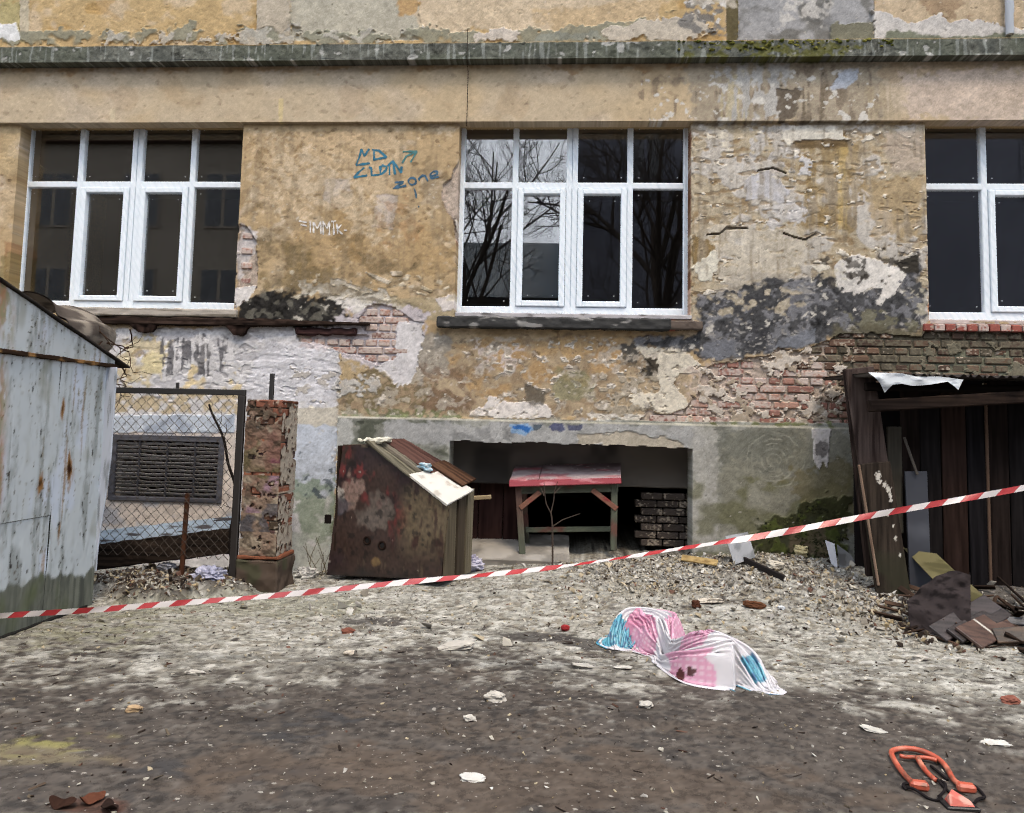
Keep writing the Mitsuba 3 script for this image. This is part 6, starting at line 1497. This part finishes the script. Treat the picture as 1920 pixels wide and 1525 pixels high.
while s_ < tot:
    for u in range(5):
        r = [s_ + .1 * u / 5, s_ + .1 * (u + 1) / 5]; o = len(V)
        for a_ in r:
            for e in (-1, 1): V.append(tp(np.clip(a_ + .022 * e, 0, tot), e))
        F += [(o, o + 2, o + 3), (o, o + 3, o + 1)]
        C += [S(190, 36, 44) if k % 2 else S(220, 214, 214)] * 4
    s_ += .1; k += 1
put(TP, trimesh.Trimesh(V, F, process=False), "gloss_coat", np.array(C))

# ------------------------------------------------------------------ plastic bag
BG = thing("plastic_bag", "pink checked plastic bag with white and turquoise corners lying crumpled in the mud", "plastic bag")
SPN = np.array([(0.416,-2.301,0.04),(0.587,-1.981,0.04),(0.682,-2.385,0.04),(0.749,-2.704,0.04),(0.875,-2.79,0.04),(1.044,-2.796,0.04),(1.157,-2.908,0.04),(1.274,-3.003,0.04)])
def settle():
    r_ = np.random.default_rng(23)
    nu, nv, L_, W_ = 180, 124, 1.80, 1.20
    u, v = np.meshgrid(np.linspace(0, 1, nu), np.linspace(-1, 1, nv))
    sp = spline(np.c_[SPN[:, :2], np.zeros(len(SPN))], 200)
    t = np.r_[0, np.cumsum(np.linalg.norm(np.diff(sp, axis=0), axis=1))]; t /= t[-1]
    hw = np.interp(u, [0, .06, .2, .34, .48, .58, .74, .90, 1.0], [.06, .20, .31, .27, .075, .11, .22, .17, .03])
    hw = hw * (1 + .16 * np.sin(21 * u + 2 * np.sign(v)) + .12 * np.sin(47 * u - np.sign(v)))
    d = np.gradient(sp, axis=0); d /= np.linalg.norm(d, axis=1, keepdims=True)
    px = np.interp(u, t, sp[:, 0]); py = np.interp(u, t, sp[:, 1]); dx = np.interp(u, t, d[:, 0]); dy = np.interp(u, t, d[:, 1])
    q = np.stack([px - dy * v * hw, py + dx * v * hw, 0 * u], -1)
    tgt = q.copy()
    g1, g2, g3 = (N(np.stack([u * 1.72, v * .47, 0 * u], -1).reshape(-1, 3), [k_, k_, 1], 2, 80 + k_).reshape(u.shape) for k_ in (5, 9, 16))
    lobe = np.interp(u, [0, .08, .25, .4, .52, .62, .75, .88, 1], [.04, .14, .26, .19, .02, .12, .29, .17, .03])
    q[..., 2] = lobe * (1 - .5 * v * v) + .07 * g1 + .045 * g2 + .02 * g3
    edge = np.maximum(ss(.6, 1, np.abs(v)), np.maximum(ss(.10, .0, u), ss(.86, 1, u)))
    q[..., :2] += .02 * np.stack([g2, -g1], -1)
    ru, rv = L_ / (nu - 1), W_ / (nv - 1)
    gnd = ground(px, py)
    def link(sl_a, sl_b, rest, k_):
        e_ = q[sl_b] - q[sl_a]; l_ = np.linalg.norm(e_, axis=-1, keepdims=True); c_ = e_ * (.5 * k_ * (1 - rest / np.maximum(l_, 1e-6)))
        q[sl_a] += c_; q[sl_b] -= c_
    A = slice(None)
    for it in range(260):
        q[..., 2] -= (.00015 if it < 150 else .0002) * (1 + 5 * edge)
        w_ = .035 if it < 180 else .012
        q[..., :2] += (tgt[..., :2] - q[..., :2]) * w_
        for off in (0, 1):
            link((A, slice(off, nu - 1, 2)), (A, slice(off + 1, nu, 2)), ru, .9)
            link((slice(off, nv - 1, 2), A), (slice(off + 1, nv, 2), A), rv, .9)
        link((slice(0, nv - 1), slice(0, nu - 1)), (slice(1, nv), slice(1, nu)), math.hypot(ru, rv), .22)
        link((slice(0, nv - 1), slice(1, nu)), (slice(1, nv), slice(0, nu - 1)), math.hypot(ru, rv), .22)
        link((A, slice(0, nu - 2)), (A, slice(2, nu)), 2 * ru, .06); link((slice(0, nv - 2), A), (slice(2, nv), A), 2 * rv, .06)
        q[..., 2] = np.maximum(q[..., 2], gnd + .004); q[..., 2] = np.minimum(q[..., 2], gnd + .30)
    return u, v, q
BU, BV, BQ = settle()
pink, white, teal, hot = S(232, 160, 196), S(226, 224, 232), S(84, 180, 208), S(206, 96, 146)
bw = N(np.stack([BU * 1.80, BV * .60, 0 * BU], -1).reshape(-1, 3), [4, 4, 1], 2, 91).reshape(BU.shape)
su, sv = BU * 1.80, BV * .60
chk = (np.sin(su * 190 + 1.5 * bw) > .0) & (np.sin(sv * 190 + bw) > .0)
bc = np.broadcast_to(pink, BU.shape + (3,)).copy(); bc[chk] = S(240, 200, 220)
bc = lerp(bc, hot, ss(.4, .9, bw) * .6)
pale = (np.abs(BU - .53) < .085 + .05 * bw) | (np.abs(BV - .35 * np.sin(7 * BU)) < .16 + .22 * bw) | (BU > .755 + .04 * bw) | (BU < .17 + .02 * bw) | (np.abs(BV) > .90)
bc[pale] = white
tl = ((BU > .03) & (BU < .13) & (np.abs(BV - .1) < .75)) | ((BU > .855) & (BU < .925) & (np.abs(BV + .1) < .42)) | ((BU > .80) & (BV < -.90)) | ((BU < .3) & (BV > .93))
bc[tl] = teal; bc[tl & (N(np.stack([su, sv, 0 * su], -1).reshape(-1, 3), [60, 60, 1], 1, 93).reshape(BU.shape) > .7)] = S(40, 100, 150)
bj = N(np.stack([su, sv, 0 * su], -1).reshape(-1, 3), [22, 22, 1], 2, 97).reshape(BU.shape)
red = (np.hypot((BU - .67) / .012, (BV + .80) / .06) + .6 * bj < 1) | (np.hypot((BU - .70) / .008, (BV + .74) / .035) + .7 * bj < 1)
bc[red] = S(92, 40, 40)
i = np.arange(BU.size).reshape(BU.shape)
a, b, c, d = (q.ravel() for q in (i[:-1, :-1], i[:-1, 1:], i[1:, 1:], i[1:, :-1]))
m = trimesh.Trimesh(BQ.reshape(-1, 3), np.vstack([np.c_[a, b, c], np.c_[a, c, d]]), process=False)
put(BG, m, "gloss_coat", bc.reshape(-1, 3), smooth=True)

# ------------------------------------------------------------------ orange plastic frame
OF = thing("orange_stand", "broken orange plastic stand with three prongs lying in the mud", "plastic stand")
def opath(pts, lift, r, r2=None):
    return tube(spline([(p_[0], p_[1], float(ground(p_[0], p_[1])) + l_) for p_, l_ in zip(pts, lift)], 26), r, 8, r2)
outer = [(1.476,-4.148,0.02),(1.475,-4.014,0.02),(1.493,-3.875,0.02),(1.521,-3.809,0.02),(1.581,-3.779,0.02),(1.648,-3.787,0.02),(1.697,-3.853,0.02),(1.686,-3.989,0.02),(1.667,-4.117,0.02)]
inner_ = [(1.531,-3.861,0.02),(1.567,-3.866,0.02),(1.617,-3.858,0.02),(1.687,-3.873,0.02)]
mid_ = [(1.608,-3.861,0.02),(1.588,-3.991,0.02),(1.584,-4.086,0.02)]
orn = lambda m_: lerp(lerp(np.broadcast_to(S(208, 84, 48), m_.vertices.shape), S(226, 136, 104), ss(.1, .7, N(m_.vertices, [20] * 3, 2, 3))), S(112, 76, 58), ss(.35, .7, N(m_.vertices, [38] * 3, 3, 7)) * .7)
m = opath(outer, [.015, .015, .02, .02, .02, .02, .02, .015, .015], .0115); put("bow", m, "satin_coat", orn(m), parent=OF, smooth=True)
m = opath(inner_, [.018] * 4, .009); put("cross_bar", m, "satin_coat", orn(m), parent=OF, smooth=True)
m = opath(mid_, [.02, .015, .012], .012, .010); put("prong", m, "satin_coat", orn(m), parent=OF, smooth=True)
for pt_ in [(1.49,-4.148,0.02),(1.678,-4.144,0.02)]:
    m = box(pt_[0] - .035, pt_[0] + .035, pt_[1] - .022, pt_[1] + .022, float(ground(pt_[0], pt_[1])) - .004, float(ground(pt_[0], pt_[1])) + .032, .01)
    m.apply_transform(trimesh.transformations.rotation_matrix(-.2, [0, 0, 1], m.centroid)); m = fine(m, .015)
    put("foot", m, "satin_coat", orn(m), parent=OF)
pt_ = (1.58,-4.282,0.02)
OB = thing("orange_block", "broken orange block on a black base below the orange stand", "plastic block")
gzq = float(ground(pt_[0], pt_[1]))
m = fine(trimesh.convex.convex_hull(np.array([(pt_[0] + a_, pt_[1] + b_, gzq + c_) for a_, b_, c_ in ((-.045, -.03, .01), (.05, -.03, .01), (.045, .03, .01), (-.04, .03, .01), (-.04, -.01, .045), (-.015, .02, .055), (.04, -.015, .028), (.02, .02, .035))])), .012)
put("block", m, "satin_coat", lerp(np.broadcast_to(S(224, 96, 76), m.vertices.shape), S(240, 160, 140), ss(.1, .6, N(m.vertices, [30] * 3, 2, 4))), parent=OB)
m = box(pt_[0] - .06, pt_[0] + .065, pt_[1] - .042, pt_[1] + .03, gzq - .004, gzq + .012, .004); put("base", m, "satin_coat", S(36, 34, 34), parent=OB)
ST = thing("black_string", "tangled black string and strap between the orange pieces", "string")
ms = []
for path in [[(1.437,-4.154,0.0),(1.471,-4.205,0.0),(1.501,-4.247,0.0),(1.533,-4.251,0.0)],[(1.604,-4.037,0.0),(1.594,-4.104,0.0),(1.601,-4.151,0.0),(1.603,-4.198,0.0)],[(1.61,-4.07,0.0),(1.601,-4.136,0.0),(1.563,-4.187,0.0),(1.526,-4.237,0.0)],[(1.722,-4.106,0.0),(1.726,-4.153,0.0),(1.728,-4.183,0.0),(1.696,-4.225,0.0),(1.655,-4.252,0.0)],[(1.643,-3.91,0.0),(1.649,-3.972,0.0),(1.658,-4.031,0.0)],[(1.463,-4.127,0.0),(1.429,-4.139,0.0),(1.433,-4.163,0.0)]]:
    ms.append(tube(spline([(p_[0], p_[1], float(ground(p_[0], p_[1])) + .008 + .006 * math.sin(9 * k_)) for k_, p_ in enumerate(path)], 16), .006, 6))
put(ST, cat_(ms), "matte_coat", S(42, 38, 40))

# dead leaves at the bottom left
for q, px in enumerate([(-1.829,-4.667,0.0),(-1.747,-4.621,0.0),(-1.648,-4.671,0.0)]):
    k_ = thing("dead_leaf", ("dark brown dead leaf at the bottom left corner of the yard", "reddish dead leaf in the middle of the bottom left leaves", "blackish dead leaf right of the reddish one")[q], "leaf", group="dead leaves at the bottom left")
    m_ = trimesh.creation.icosphere(3, 1.0); u_ = m_.vertices * (.05, .03, .006)
    u_[:, 2] += .02 * (u_[:, 0] / .05) ** 2 + .006 * np.sin(u_[:, 0] * 90 + q)
    u_ = u_ @ trimesh.transformations.euler_matrix(.2, .1 * q, q * 1.1)[:3, :3].T
    m_.vertices = u_ + (px[0], px[1], float(ground(px[0], px[1])) + .012)
    put(k_, m_, "matte_coat", (S(62, 42, 34), S(104, 62, 44), S(50, 38, 34))[q])

# ------------------------------------------------------------------ across the yard, mirrored in the panes
def house(name, lab, x0, x1, y, depth, h, col, wins, roofcol, roof="flat", rise=2.0):
    k_ = thing(name, lab, "house")
    m_ = fine(box(x0, x1, y - depth, y, -.3, h), .8)
    put("wall", m_, "matte_coat", np.asarray(col) * (1 + .12 * N(m_.vertices, [.6] * 3, 3, 2))[:, None], parent=k_)
    if roof == "gable":
        v = np.array([(x0 - .3, y + .4, h), (x1 + .3, y + .4, h), (x0 - .3, y - depth - .4, h), (x1 + .3, y - depth - .4, h), (x0 - .3, y - depth / 2, h + rise), (x1 + .3, y - depth / 2, h + rise)])
        put("roof", trimesh.convex.convex_hull(v), "satin_coat", roofcol, parent=k_)
    else:
        put("roof", box(x0 - .25, x1 + .25, y - depth - .25, y + .3, h + .002, h + .3, .03), "matte_coat", roofcol, parent=k_)
    for (wx, wz, ww, wh) in wins:
        f_ = put("window", box(wx - ww / 2, wx + ww / 2, y - .02, y + .05, wz - wh / 2, wz + wh / 2, .01), "matte_coat", np.asarray(col) * 1.1, parent=k_)
        for sx in (-1, 1):
            put("pane", box(wx + (sx - 1) * ww / 4 + .06 - .0, wx + (sx + 1) * ww / 4 - .06, y + .045, y + .058, wz - wh / 2 + .08, wz + wh / 2 - .08), "gloss_coat", S(40, 44, 50), parent=f_)
    return k_
house("pale_house", "pale rendered house across the yard, mirrored in the left window", -20, -4.6, -16.5, 8, 10.5, S(134, 126, 114), [(x, z, 1.3, 1.9) for x in (-17, -14, -11.2, -8.6, -6) for z in (2.2, 5.4, 8.6)], S(90, 70, 60))
house("low_house", "low house with a grey metal roof, mirrored in the middle window", -4.55, .2, -17.5, 6, 5.6, S(92, 94, 98), [(-3, 3.4, 1.1, 1.5), (-.8, 3.4, 1.1, 1.5)], S(112, 130, 144), "gable", 2.6)
house("brick_house", "tall dark brick house across the yard, mirrored on the right", .4, 18, -15.5, 9, 12.5, S(104, 107, 120), [(x, z, 1.2, 1.9) for x in (2.4, 6.2, 10, 14) for z in (2.4, 9.4)], S(60, 52, 50), "gable", 3.0)
def bare_tree(lab, x, y, h, seed):
    r_ = np.random.default_rng(seed); k_ = thing("bare_tree", lab, "tree")
    trunk, twigs = [], []
    def grow(p, d, L, r, lv):
        n_ = 5; pts = [p]
        for _ in range(n_):
            d = d + r_.normal(0, .10, 3) + (0, 0, .04); d = d / np.linalg.norm(d); pts.append(pts[-1] + d * L / n_)
        (trunk if lv < 1 else twigs).append(tube(pts, r, 7 if lv < 2 else 4, r * .55))
        if lv >= 5: return
        for _ in range(4 if lv else 6):
            t = r_.uniform(.35, 1.0); q_ = pts[int(t * n_)]
            a_ = r_.normal(0, 1, 3); a_ -= d * (a_ @ d); a_ /= np.linalg.norm(a_)
            grow(q_, d * .75 + a_ * .75 + (0, 0, .1), L * r_.uniform(.5, .72), r * .5, lv + 1)
    grow(np.array([x, y, -.1]), np.array([.02, 0, 1.0]), h * .5, h * .0115, 0)
    put("trunk", cat_(trunk), "matte_coat", S(74, 64, 56), parent=k_)
    kk = put("crown", cat_(twigs), "matte_coat", S(66, 58, 52), parent=k_); labels[kk] = {"kind": "stuff"}
bare_tree("bare tree across the yard, mirrored over bright sky in the middle window", -2.9, -14.0, 12.5, 5)
bare_tree("bare tree before the brick house, mirrored in the right window", 3.6, -12.5, 15, 8)
